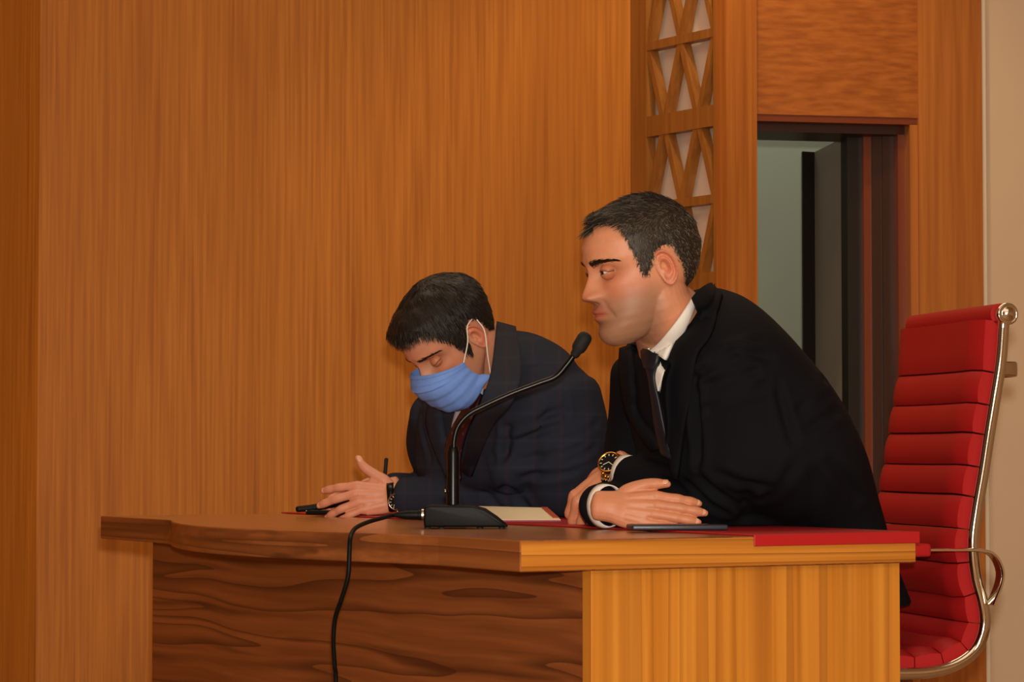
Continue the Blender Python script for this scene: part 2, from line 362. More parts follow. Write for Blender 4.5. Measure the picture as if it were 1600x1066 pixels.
def strut(p, q, wd, name='lattice_bar', dip=.0025):
    a = LP(*p, 0); b = LP(*q, 0); t = norm(b-a); n = np.cross(t, FN); 
    return obj(name, obox(a-n*wd/2-FN*TK, b-a, n*wd, FN*(TK-dip)), M['trim_wood'], col, smooth=False)
sw = s1-s0
for k in range(-7, 6):
    zc = zt+k*hh
    if zc < .02 or zc > HZ: continue
    thick = (k % 2 == 0)
    strut((s0, zc), (s1, zc), .062 if thick else .026, dip=.001)
    if zc+hh < HZ+.2:
        zA, zB = zc, min(zc+hh, HZ)
        if thick: prs = [(.25, 0), (.25, .5), (.75, .5), (.75, 1)]
        else: prs = [(0, .25), (.5, .25), (.5, .75), (1, .75)]
        for q_, (a, b) in enumerate(prs): strut((s0+sw*a, zA), (s0+sw*b, zB), .020, dip=.003+.0006*(q_ % 2))
# --- door wall (grey corridor behind)
W0 = np.array([.715, 7.72]); dd = np.array([math.cos(math.radians(11)), math.sin(math.radians(11))]); W3 = np.append(dd, 0); WN = np.array([dd[1], -dd[0], 0])
def wx(px):   # distance along the door wall where the photo's column px falls
    k = (px-800)/F; return (k*W0[1]-W0[0])/(dd[0]-k*dd[1])
def WP(s, z, o=0): return np.array([W0[0], W0[1], 0])+W3*s+WN*o+np.array([0, 0, z])
zl = CZ+(YH-178)/F*7.75
sA, sB, sC = wx(1180), wx(1437), wx(1537)
obj('wall_right', join(obox(WP(sC, 0, -.012), W3*2.6, -WN*.1, (0, 0, HZ))), M['cream'], smooth=False, kind='structure')
wall('wall_side', WP(sC+2.5, 0)[:2], (4.1, -2.9), 0, HZ, .08, M['cream'])
obj('trim_2', obox(WP(sC-.001, 0, -.02), W3*.014, WN*.022, (0, 0, HZ)), M['white_trim'], smooth=False, kind='structure')
dw = empty('wall_stage_side', WP(sA, 0)); dw['kind'] = 'structure'
obj('header_panel', obox(WP(sA-.06, zl, 0), W3*(sB-sA+.06), -WN*.1, (0, 0, HZ-zl)), M['head_wood'], dw, smooth=False)
obj('post', obox(WP(sB, 0, .006), W3*(sC-sB), -WN*.16, (0, 0, HZ)), M['post_wood'], dw, smooth=False)
obj('post', obox(WP(sA-.07, 0, -.02), W3*.07, -WN*.1, (0, 0, zl)), M['post_wood'], dw, smooth=False)
# door frame and open leaf
dr = empty('door_1', WP((sA+sB)/2, 0, -.1)); dr['kind'] = 'structure'
def slab(name, p0, p1, z0, z1, o0, o1, m): return obj(name, obox(WP(wx(p0), z0, o0), W3*(wx(p1)-wx(p0)), WN*(o1-o0), (0, 0, z1-z0)), m, dr, smooth=False)
slab('frame_head', 1170, 1437, zl-.020, zl+.001, -.16, -.004, M['frame_red'])
slab('frame_head', 1170, 1430, zl-.045, zl-.018, -.26, -.05, M['frame_dark'])
slab('frame_jamb', 1425, 1438, 0, zl-.018, -.16, -.004, M['post_wood'])
slab('frame_jamb', 1414, 1427, 0, zl-.02, -.18, -.05, M['frame_red'])
slab('frame_jamb', 1397, 1416, 0, zl-.02, -.2, -.09, M['frame_dark'])
slab('frame_jamb', 1383, 1398, 0, zl-.02, -.2, -.10, M['frame_dark'])
slab('frame_jamb', 1371, 1384, 0, zl-.02, -.2, -.115, M['frame_red'])
hA = WP(wx(1349), 0, -.16)
slab('hinge_stile', 1349, 1372, 0, zl-.045, -.20, -.14, M['door_dark'])
# leaf swings into the corridor: hinge side near x=1349, free edge seen at x=1255
dH = 7.95; hH = P(1349, YH, dH); hF = P(1275, YH, dH+.62); hE = P(1256, YH, dH+.60)
hH[2] = hF[2] = hE[2] = 0.012; lz = CZ+(YH-205)/F*dH
lv = hF-hH; ln = norm(np.cross(lv, (0, 0, 1)))
leaf = obj('leaf', obox(hH, lv, -ln*.03 if ln[1] < 0 else ln*.03, (0, 0, lz)), M['door_grey'], dr, smooth=False)
obj('leaf_edge', obox(hF, hE-hF, (0, .03, 0), (0, 0, lz)), M['door_dark'], dr, smooth=False)
# corridor
obj('wall_corridor', join(box(-.2, 2.4, 9.9, 10, 0, HZ), box(-.3, -.2, 8.12, 10, 0, HZ), box(2.4, 2.5, 8.3, 10, 0, HZ)), M['grey_paint'], smooth=False, kind='structure')
obj('baseboard_back', obox((A_[0], A_[1]-.014, 0), (B_[0]-A_[0], B_[1]-A_[1], 0), (0, .014, 0), (0, 0, .08)), M['frame_red'], smooth=False, kind='structure')
# ================================================================== THE DESK
LEN = 1.914; DEP = .785; ZT = .75; TT = .05
def bow(L):
    pts = [(0, 0), (.28, 0), (.34, -.008), (.45, -.038), (.62, -.088), (.80, -.122), (.98, -.130), (1.12, -.112), (1.24, -.085), (1.33, -.060), (1.40, -.038), (1.44, -.018), (1.49, -.004), (1.53, 0), (LEN, 0)]
    return float(np.interp(L, [p[0] for p in pts], [p[1] for p in pts]))
Ls = [0, .15, .28]+list(np.linspace(.30, 1.53, 42))+[1.7, LEN]
bw = np.array([bow(l) for l in Ls]); bs = bw.copy(); 
for _ in range(2): bs[1:-1] = (bs[:-2]+2*bs[1:-1]+bs[2:])/4
desk = empty('conference_desk', DK(DEP/2, LEN/2, 0), 'long wooden panel desk with a bowed front edge that both seated men lean on', 'desk')
front = [DK(b, l, ZT-TT) for b, l in zip(bs, Ls)]
poly = front+[DK(DEP, LEN, ZT-TT), DK(DEP, 0, ZT-TT)]
V, Fc = prism(poly, (0, 0, TT)); nP = len(poly); mi = []
V, Fc = bevel((V, Fc), .0018, 1)
for q in Fc:
    p = V[list(q)]; nn = np.cross(p[1]-p[0], p[2]-p[0]); nn = nn/(np.linalg.norm(nn)+1e-12); 
    if abs(nn[2]) > .8: mi.append(0)
    elif abs(nn@VL) > .8: mi.append(1)
    else: mi.append(2)
obj('desk_top', (V, Fc, mi), [M['desk_top'], M['desk_edge'], M['desk_front_edge']], desk, smooth=False)
obj('side_panel', obox(DK(.146, .025, 0), UD*.623, VL*.03, (0, 0, ZT-TT), .0015, 1), M['desk_end'], desk, smooth=False, label='golden upright end panel with vertical grain')
obj('side_panel', obox(DK(.11, 1.83, 0), UD*.655, VL*.03, (0, 0, ZT-TT)), M['desk_end'], desk, smooth=False)
fp0 = DK(.150, .055, 0); fp1 = DK(.104, 1.862, 0)
obj('front_panel', obox(fp0, fp1-fp0, UD*.02, (0, 0, ZT-TT)), M['desk_front'], desk, smooth=False, label='dark front panel with wavy horizontal grain')
obj('screw_cap', lathe(DK(.151, .062, .6655), -UD, [(.004, -.002), (.004, .001), (.002, .002)], 12), M['steel'], desk)
# red runner over the men's side, folded down over the near end
mt = empty('desk_runner', DK(.62, LEN/2, ZT), 'long flat red leather runner covering the back half of the desk', 'desk mat')
obj('runner_sheet', obox(DK(.445, -.0035, ZT+.0004), UD*.345, VL*(LEN+.02), (0, 0, .003), .001, 1), M['red_mat'], mt, smooth=False)
obj('runner_flap', obox(DK(.445, -.0045, ZT-.0165), UD*.345, VL*.0036, (0, 0, .0195), .001, 1), M['red_mat'], mt, smooth=False)
ZR = ZT+.0036
# ================================================================== CHAIR
def chair(loc, yaw, label, base=True):
    c, s = math.cos(yaw), math.sin(yaw); Fw = np.array([c, s, 0]); Lt = np.array([-s, c, 0]); O = np.array(loc, float)
    W = lambda f, l, z: O+Fw*f+Lt*l+np.array([0, 0, z])
    prof = np.array([(-.042, 1.133), (-.036, 1.063), (-.024, .993), (-.011, .922), (.001, .852), (.0147, .781), (.022, .723), (.017, .664), (.003, .611), (.001, .570), (.018, .529), (.057, .502), (.105, .490), (.159, .488), (.24, .490), (.33, .494), (.40, .494), (.45, .484), (.475, .460)])
    cur = catmull(prof, 400); T = np.gradient(cur, axis=0); T /= np.linalg.norm(T, axis=1)[:, None]; Nn = np.stack([-T[:, 1], T[:, 0]], 1)
    if Nn[0, 0] < 0: Nn = -Nn
    sl = np.concatenate([[0], np.cumsum(np.linalg.norm(np.diff(cur, axis=0), axis=1))])
    ch = empty('office_chair', W(.22, 0, 0), label, 'chair', 'red ribbed office chairs')
    seams = [0, .098]; 
    while seams[-1] < sl[-1]-.07: seams.append(seams[-1]+.0585)
    seams.append(sl[-1])
    hwid = .213; ny = 15
    def pad(i0, i1):
        a, b = seams[i0], seams[i0+1]; idx = [k for k in range(400) if a <= sl[k] <= b]; idx = idx[::2]+[idx[-1]]; rings = []
        for k in idx:
            t = (sl[k]-a)/(b-a); bulge = .030+.009*(max(0, math.sin(math.pi*(t if i0 else max(t, .5)))))**.6
            ys = np.linspace(-1, 1, ny); up_ = []; dn_ = []
            for y in ys:
                e = (1-abs(y)**8)**.5; sag = .010*(y*y-1)*0; 
                o = bulge*(.55+.45*e)+.010*abs(y)**3; pt = cur[k]+Nn[k]*o; up_.append(W(pt[0], y*hwid, pt[1]))
                pt = cur[k]-Nn[k]*.004; dn_.append(W(pt[0], y*hwid, pt[1]))
            rings.append(np.array(up_+dn_[::-1]))
        return loft(rings)
    for i in range(len(seams)-1):
        nm = 'back_pad' if seams[i] < .60 else 'seat_pad'
        obj(nm, pad(i, i+1), M['red_leather'], ch, auto=50)
    # head roll
    obj('head_roll', sweep([W(-.041, -hwid, 1.146), W(-.041, hwid, 1.146)], [(.0205, .0205)]*2, n=6, m=20, caps='flat'), M['red_leather'], ch, auto=50)
    for sgn in (-1, 1):
        pth = [W(x, sgn*.224, z) for x, z in prof]
        obj('side_frame', sweep(pth, [(.011, .009)]*len(pth), up=Lt, n=90, m=14), M['chrome'], ch)
        cap = lathe(W(-.047, sgn*.205, 1.146), Lt*sgn, [(.019, 0), (.0205, .02), (.0205, .026), (.017, .029), (.0165, .027), (.012, .030), (.006, .034), (.001, .035)], 28)
        obj('end_cap', cap, M['chrome'], ch)
        ar = [(-.002, .612), (-.018, .650), (-.020, .676), (-.006, .702), (.02, .7115), (.08, .713), (.2, .713), (.30, .712), (.335, .70), (.345, .67), (.325, .58), (.30, .50)]
        band = sweep([W(x, sgn*.247, z) for x, z in ar], [(.0035, .017)]*len(ar), up=Lt, n=80, m=14, caps='flat', expo=4)
        am = obj('armrest', band, M['chrome'], ch, auto=40)
        obj('arm_pad', obox(W(.122, sgn*.247-.024, .701), Fw*.18, Lt*.048, (0, 0, .024), .006, 3), M['red_leather'], am, auto=50)
    for (z, dep, f0) in ((1.045, .062, -.03), (.52, .03, .03)):
        pts = [W(f0, -.222, z), W(f0-dep*.8, -.19, z), W(f0-dep, -.08, z), W(f0-dep, .08, z), W(f0-dep*.8, .19, z), W(f0, .222, z)]
        if z > 1: obj('back_stretcher', sweep(pts, [(.004, .014)]*6, n=50, m=14, expo=4, caps='flat'), M['chrome'], ch, auto=40)
    for f in (.12, .34):
        obj('seat_stretcher', sweep([W(f, -.22, .484), W(f, 0, .474), W(f, .22, .484)], [(.012, .006)]*3, n=10, m=12), M['chrome'], ch)
    obj('tilt_bracket', obox(W(.10, -.07, .42), Fw*.26, Lt*.14, (0, 0, .052), .01), M['black_plastic'], ch, auto=40)
    obj('gas_column', lathe(W(.23, 0, .13), (0, 0, 1), [(.028, 0), (.028, .14), (.02, .145), (.02, .295)]), M['chrome'], ch, auto=40)
    obj('base_hub', lathe(W(.23, 0, .085), (0, 0, 1), [(.03, 0), (.04, .01), (.04, .04), (.03, .06)]), M['chrome'], ch, auto=40)
    for k in range(5):
        a = k*2*math.pi/5+.3; dv = np.array([math.cos(a), math.sin(a), 0]); h = W(.23, 0, 0)
        lg = obj('base_leg', sweep([h+dv*.03+[0, 0, .11], h+dv*.16+[0, 0, .10], h+dv*.29+[0, 0, .075]], [(.022, .016), (.018, .012), (.012, .009)], n=10, m=12), M['chrome'], ch)
        sd = np.cross(dv, (0, 0, 1))
        obj('caster', join(lathe(h+dv*.29-sd*.025+[0, 0, .03], sd, [(.022, 0), (.0295, .004), (.0295, .016), (.022, .02)], 20), lathe(h+dv*.29+sd*.005+[0, 0, .03], sd, [(.022, 0), (.0295, .004), (.0295, .016), (.022, .02)], 20), sweep([h+dv*.29+[0, 0, .075], h+dv*.29+[0, 0, .03]], [(.008, .008)]*2, n=3, m=10)), M['black_plastic'], lg, auto=40)
    return ch
nb = P(1537, YH, 4.83); nb[2] = 0; cy = math.radians(180+13)
Fw = np.array([math.cos(cy), math.sin(cy), 0]); Lt = np.array([-math.sin(cy), math.cos(cy), 0])
chair(nb-Lt*.224, cy, 'red ribbed high-back chair with chrome frame at the right edge, behind the unmasked man')
cy2 = math.radians(180+30); chair((.40, 6.32, 0), cy2, 'red ribbed high-back chair that the masked man sits on, hidden behind both men')
# ================================================================== PEOPLE: head
def ip(z, k): k = np.array(k); o = np.argsort(k[:, 0]); return np.interp(z, k[o, 0], k[o, 1])
def sm(a, n=5):
    a = a.copy()
    for _ in range(n): a[1:-1] = (a[:-2]+2*a[1:-1]+a[2:])/4
    return a
def head_grid(nz=200, nph=176, feat=True):
    t = np.linspace(0, 1, nz); z = -.113+.231*(t-np.sin(2*math.pi*t)*.02); z = np.clip(z, -.1129, .1179)
    XF = sm(ip(z, [(-.113, .088), (-.109, .098), (-.103, .105), (-.095, .109), (-.085, .109), (-.074, .104), (-.062, .103), (-.05, .104), (-.035, .103), (-.02, .101), (0, .102), (.012, .104), (.025, .109), (.035, .111), (.055, .110), (.075, .101), (.09, .085), (.1, .068), (.109, .044), (.115, .02), (.118, -.005)]))
    XB = sm(ip(z, [(-.113, .058), (-.105, .034), (-.095, .016), (-.08, .004), (-.065, -.006), (-.05, -.028), (-.035, -.052), (-.02, -.068), (0, -.080), (.03, -.089), (.06, -.085), (.085, -.068), (.1, -.050), (.112, -.028), (.118, -.012)]))
    WD = sm(ip(z, [(-.113, .016), (-.105, .030), (-.095, .040), (-.08, .050), (-.065, .056), (-.05, .060), (-.03, .065), (0, .070), (.03, .074), (.06, .072), (.08, .063), (.1, .044), (.109, .030), (.115, .014), (.118, .004)]))
    u = np.linspace(0, 1, nph, endpoint=False); ph = 2*math.pi*(u)-.55*np.sin(2*math.pi*u)*.9   # denser at the face
    P_ = np.zeros((nz, nph, 3))
    for i in range(nz):
        xc = .35*XF[i]+.65*XB[i] if z[i] > -.03 else .45*XF[i]+.55*XB[i]; xc = .40*XF[i]+.60*XB[i]
        c = np.cos(ph); s = np.sin(ph); x = np.where(c > 0, xc+(XF[i]-xc)*np.sign(c)*np.abs(c)**.92, xc+(xc-XB[i])*c); y = WD[i]*np.sign(s)*np.abs(s)**.94
        P_[i] = np.stack([x, y, np.full(nph, z[i])], 1)
    if feat:
        x, y, zz = P_[..., 0], P_[..., 1], P_[..., 2]; fr = (x > .03); ay = np.abs(y)
        g = lambda a, s_: np.exp(-.5*(a/s_)**2)
        nh = sm(ip(zz[:, 0], [(.03, 0), (.02, .004), (.010, .008), (0, .014), (-.01, .0205), (-.019, .0265), (-.025, .0275), (-.030, .022), (-.035, .010), (-.039, .002), (-.045, 0)]), 2)[:, None]
        nw = ip(zz[:, 0], [(.02, .0075), (0, .0075), (-.015, .0095), (-.025, .0115), (-.035, .012)])[:, None]
        dx = nh*np.exp(-np.abs(y/nw)**2.2*.5)
        dx += .0105*g(ay-.0145, .0050)*g(zz+.0265, .0055)                    # nostril wings
        dx -= .004*g(ay-.0075, .003)*g(zz+.0365, .0025)                      # nostrils
        dx -= .0145*g(ay-.032, .0135)*g(zz-.0105, .0095)                     # sockets
        dx -= .004*g(ay-.020, .006)*g(zz-.008, .01)
        dx += .0035*g(ay-.026, .016)*g(zz-.030, .0055)                       # brow ridge
        dx += .0050*g(ay-.044, .012)*g(zz+.014, .011)                        # cheekbone
        dx += .0045*g(y, .022)*g(zz+.056, .018)+.0062*g(y, .0165)*g(zz+.0505, .0045)+.0065*g(y, .0145)*g(zz+.0625, .0048)   # lips
        dx -= .0050*np.exp(-np.abs(y/.024)**4)*g(zz+.0565+.002*(ay/.02)**2, .0014)        # mouth line
        dx -= .0025*g(ay-.026, .005)*g(zz+.058, .006)
        dx -= .0020*g(y, .003)*g(zz+.043, .004)
        dx -= .0030*g(y, .018)*g(zz+.074, .004)
        ft = .0135+.0012*0-(zz+.03)*.40; dx -= .0022*g(ay-(.0175+(-.028-zz)*.42), .0026)*((zz < -.022) & (zz > -.066))   # nasolabial fold
        P_[..., 0] = x+np.where(fr, dx, 0)
    return P_
def grid_faces(nz, nph): return [(i*nph+j, i*nph+(j+1) % nph, (i+1)*nph+(j+1) % nph, (i+1)*nph+j) for i in range(nz-1) for j in range(nph)]
def ear_mesh(sg):
    nr, na = 14, 40; a = np.linspace(0, 2*math.pi, na, endpoint=False); rings = []
    ex = norm((-.93, 0, .18)); ez = norm((.20, 0, 1.)); out = np.array([-.30, sg*.95, 0]); cen = np.array([.006, sg*.0745, -.001])
    bk = norm(np.array([-1, sg*.42, 0.]))
    for r in np.linspace(0.02, 1, nr):
        hor = .0165*(1+.16*np.sin(a)); ver = .0315
        px = hor*np.cos(a)*r; pz = ver*np.sin(a)*r-.0*r; low = np.clip(-np.sin(a), 0, 1)
        h = ip(np.array([r]), [(0, -.009), (.25, -.008), (.42, .003), (.55, .0055), (.68, .001), (.78, .001), (.88, .0085), (.96, .0085), (1, .003)])[0]
        h2 = h*(1-low*.8)+.004*low; fr = np.clip(np.cos(a)*-1, 0, 1)  # front side sits on the cheek
        px = px-np.where(low > .5, (low-.5)*.008, 0)
        rings.append(cen+px[:, None]*bk+pz[:, None]*ez+(h2*(1-fr*.6))[:, None]*np.array([0, sg, 0])+(r*r*.002)*bk)
    back = [cen+(rings[-1]-cen)*k-np.array([0, sg*o, 0]) for k, o in ((.97, .004), (.7, .011), (.2, .016))]
    return loft(rings+back)
def lid(sg, up, E, c, r):
    az = np.radians(np.linspace(-110, 110, 44)); pts = []
    for a in az:
        k = max(0, math.cos(a*90/56*1.0) if abs(a) < math.radians(56) else 0)**.8
        e0 = math.radians(E*k-2) if up else math.radians(-E*k-2)
        row = []
        for q, rr in ((0, r-.0016), (0, r+.0002), (.08, r+.0007), (.3, r+.0006), (.55, r+.0005), (.8, r+.0004), (1.05, r+.0002), (1.3, r), (1.5, r-.001)):
            e = e0+(q if up else -q); row.append(np.array([rr*math.cos(e)*math.cos(a), rr*math.cos(e)*math.sin(a), rr*math.sin(e)]))
        pts.append(np.array(row))
    V = np.vstack(pts)+c; m = 9; Fc = [(i*m+j, i*m+j+1, (i+1)*m+j+1, (i+1)*m+j) for i in range(43) for j in range(8)]
    return V, Fc
def eyeball(c, r, gaze):
    g = norm(gaze); t = norm(np.cross(g, (0, 0, 1))); b = np.cross(t, g); rings = []; th = [0.02, .12, .2, .30, .42, .50, .56, .8, 1.1, 1.5, 2.0, 2.6, 3.1]; mi = []
    ph = np.linspace(0, 2*math.pi, 24, endpoint=False)
    for q in th: rings.append(c+r*(math.cos(q)*g+math.sin(q)*(np.cos(ph)[:, None]*t+np.sin(ph)[:, None]*b))+(g*.0006 if q < .5 else 0))
    V, Fc = loft(rings); mi = [1 if (k//24) < 5 else 0 for k in range(len(Fc)-2)]+[1, 0]; return V, Fc, mi
def ribbons(roots, dirs, nrm, length, width, bend, tint):
    """short hair strands: thin tapered blades, each of three bends"""
    n = len(roots); side = np.cross(dirs, nrm+rng.normal(0, .5, (n, 3))); side /= np.linalg.norm(side, axis=1)[:, None]+1e-9
    L = length[:, None]; p = roots; rows = []
    d = dirs
    for k, wk in enumerate((1, .9, .6, .08)):
        rows.append(p-side*width*wk/2); rows.append(p+side*width*wk/2)
        d = d+bend*(k+1)*.33; d = d/(np.linalg.norm(d, axis=1)[:, None]+1e-9); p = p+d*L/3
    V = np.stack(rows, 1).reshape(-1, 3); Fc = []
    for i in range(n):
        b = i*8
        for k in range(3): Fc.append((b+2*k, b+2*k+1, b+2*k+3, b+2*k+2))
    return V, Fc, np.repeat(tint, 8, axis=0)
class Head:
    def __init__(s, o, yaw, pitch, S, roll=0):
        """yaw: heading of the face in plan (radians), pitch: nod down"""
        f = np.array([math.cos(yaw)*math.cos(pitch), math.sin(yaw)*math.cos(pitch), -math.sin(pitch)])
        l = np.array([-math.sin(yaw), math.cos(yaw), 0]); u = np.cross(f, l)
        if roll: l, u = l*math.cos(roll)+u*math.sin(roll), u*math.cos(roll)-l*math.sin(roll)
        s.R = np.stack([f, l, u]); s.o = np.array(o, float); s.S = S
    def w(s, v): return s.o+(np.asarray(v, float)@s.R)*s.S
    def loc(s, v): return ((np.asarray(v)-s.o)@s.R.T)/s.S
def skin_colors(loc, base, stub, red=(204, 112, 82), lipc=(176, 92, 74), stubc=(142, 108, 84)):
    b = np.array(s2l(base)); C = np.tile(b, (len(loc), 1)); x, y, z = loc.T; ay = np.abs(y)
    g = lambda a, s_: np.exp(-.5*(a/s_)**2)
    inh = (z > -.14) & (x > -.1)
    low = 1/(1+np.exp((z+.026+np.clip(.05-x, 0, .05)*-.15)/.006))*1/(1+np.exp(-(x-.018)/.006))
    mou = 1-.0*z
    S_ = (low*(z > -.135)*stub)[:, None]; C = C*(1-S_)+np.array(s2l(stubc))*S_
    r = (.45*g(ay-.042, .015)*g(z+.02, .014)*(x > .03)+.5*g(y, .012)*g(z+.022, .01)*(x > .115)+.6*((ay > .0745) & (x < .035) & (x > -.05) & (np.abs(z) < .045)))[:, None]; r = np.clip(r, 0, 1)
    C = C*(1-r)+np.array(s2l(red))*r
    lp = ((np.exp(-np.abs(y/.0235)**4))*(g(z+.0555, .0070))*(x > .095))[:, None]; lp = np.clip(lp*1.1, 0, .9)
    C = C*(1-lp)+np.array(s2l(lipc))*lp
    dk = (.35*g(ay-.032, .016)*g(z-.006, .010)*(x > .06))[:, None]; C = C*(1-dk)+np.array(s2l((150, 84, 60)))*dk
    return C
def build_head(H, hair, person, body_extra, skin_base, stub, neck, eyes='open', mask_on=False):
    """returns head+neck skin mesh (world) and its colours"""
    G = head_grid(); nz, nph = G.shape[:2]; Gv = G.reshape(-1, 3); faces = grid_faces(nz, nph)+[tuple(range(nph))[::-1], tuple(range((nz-1)*nph, nz*nph))]
    e1 = ear_mesh(1); e2 = ear_mesh(-1)
    hv = join((H.w(Gv), faces), (H.w(e1[0]), e1[1]), (H.w(e2[0]), e2[1]), neck)
    V, Fc, Nn = voxel(hv, .00155*H.S, 2, .5)
    parts = [(V, Fc)]; cols = [skin_colors(H.loc(V), skin_base, stub)]
    er = .0122 if eyes == 'open' else .0108; ec = [np.array([.0878 if eyes == 'open' else .0852, sg*.0315, .0105 if eyes == 'open' else .009]) for sg in (1, -1)]
    for sg, c in zip((1, -1), ec):
        for up in (True, False):
            E = {'open': (14 if up else 11), 'down': (-16 if up else 15)}[eyes]
            v, f = lid(sg, up, E, np.zeros(3), er+.0012)
            a = math.radians(8*sg); R = np.array([[math.cos(a), math.sin(a), 0], [-math.sin(a), math.cos(a), 0], [0, 0, 1]])
            v = v@R+c; parts.append((H.w(v), f)); cc = np.tile(np.array(s2l((190, 118, 84))), (len(v), 1))
            cc[::9] = s2l((60, 32, 24)); cc[1::9] = s2l((96, 54, 40) if up else (170, 104, 80));
            if up: cc[2::9] = s2l((140, 84, 60)) 
            cols.append(cc)
    allp = join(*parts, *body_extra[0]); C = np.vstack(cols+body_extra[1])
    body = obj('body', allp[:2], M['skin'], person, colors=C)
    for sg, c in zip((1, -1), ec):
        v, f, mi = eyeball(c, er if eyes == 'open' else er-.0006, (1, .0, -.05 if eyes == 'open' else -.5)); obj('eye', (H.w(v), f, mi), [M['eye_white'], M['iris']], body)
    # brows
    bt = bvh_of((H.w(Gv), faces[:-2])); rt = []; dr_ = []; nm = []
    for sg in (1, -1):
        for k in range(900 if eyes == 'open' else 420):
            t = rng.random(); yy = .011+.042*t; zz = .0255+.0060*math.sin(min(1, t*1.25)*math.pi*.62)-.004*t+rng.normal(0, .0024*(1-.62*t))
            q = H.w((.2, sg*yy, zz)); d = -H.R[0]; h = bt.ray_cast(Vector(q), Vector(d), 1)
            if h[0] is None: continue
            rt.append(np.array(h[0])-np.array(d)*.0002); n_ = np.array(h[1]); nm.append(n_); dl = np.array([-.1, sg*1.0, .55-1.0*t])@H.R; dr_.append(norm(dl-n_*(dl@n_)+n_*.22))
    v, f, c = ribbons(np.array(rt), np.array(dr_), np.array(nm), rng.uniform(.005, .009, len(rt))*H.S, .0007, np.zeros(3), np.array(s2l((44, 30, 22)))*rng.uniform(.6, 1.5, (len(rt), 1)))
    obj('eyebrows', (v, f), M['hair'], body, colors=c)
    # ---- hair: cap following the skull plus strands
    x, y, z = G[..., 0], G[..., 1], G[..., 2]
    hl = np.array(hair['line']); inside = z-np.interp(x+rng.normal(0, .0008, x.shape), hl[:, 0], hl[:, 1])
    inside = np.where((z > .112), np.maximum(inside, .02), inside)
    Nl = np.zeros_like(G); du = np.roll(G, -1, 1)-np.roll(G, 1, 1); dv = np.gradient(G, axis=0); Nl = np.cross(du, dv); Nl /= np.linalg.norm(Nl, axis=2)[..., None]+1e-12
    sgn = np.sign((Nl*(G-np.array([0, 0, .02]))).sum(2)); Nl *= np.where(sgn == 0, 1, sgn)[..., None]
    Nl[-4:] = (0, 0, 1)
    thick = hair['thick'](x, y, z)*np.clip(inside/.010, 0.0, 1)**.7
    ok = inside > -.001
    lump = 1+.06*np.sin(x*170+y*40)*np.sin(y*150+z*60)
    capv = (G+Nl*(thick*lump+.0004)[..., None]); keep = []
    okf = ok.reshape(-1)
    for q in grid_faces(nz, nph):
        if okf[list(q)].all(): keep.append(q)
    keep.append(tuple(range((nz-1)*nph, nz*nph)))
    cv = H.w(capv.reshape(-1, 3)); cc = np.tile(np.array(s2l(hair['base'])), (len(cv), 1))
    ids = np.nonzero(okf)[0]; w_ = np.linalg.norm(np.cross(du, dv), axis=2).reshape(-1)[ids]; w_ = w_/w_.sum()
    pick = rng.choice(ids, hair['n'], p=w_); lx = G.reshape(-1, 3)[pick]; ln = Nl.reshape(-1, 3)[pick]; ins = inside.reshape(-1)[pick]
    rt = capv.reshape(-1, 3)[pick]-ln*.001+rng.normal(0, .0008, (len(pick), 3))
    fl = hair['flow'](lx)+rng.normal(0, hair.get('mess', .18), (len(pick), 3)); fl = fl-ln*(fl*ln).sum(1)[:, None]; fl /= np.linalg.norm(fl, axis=1)[:, None]+1e-9
    lift = hair['lift'](lx)[:, None]; fl = fl+ln*lift; fl /= np.linalg.norm(fl, axis=1)[:, None]
    ln_ = hair['len'](lx)*rng.uniform(.7, 1.15, len(pick)); tint = hair['tint'](lx, rng.random(len(pick)))
    v, f, c = ribbons(rt@H.R*H.S+H.o, fl@H.R, ln@H.R, ln_*H.S, hair.get('w', .0011)*H.S, (hair['bend']@H.R), tint)
    k = join((cv, keep), (v, f)); obj('hair', k[:2], M['hair'], body, colors=np.vstack([cc, c]))
    return body
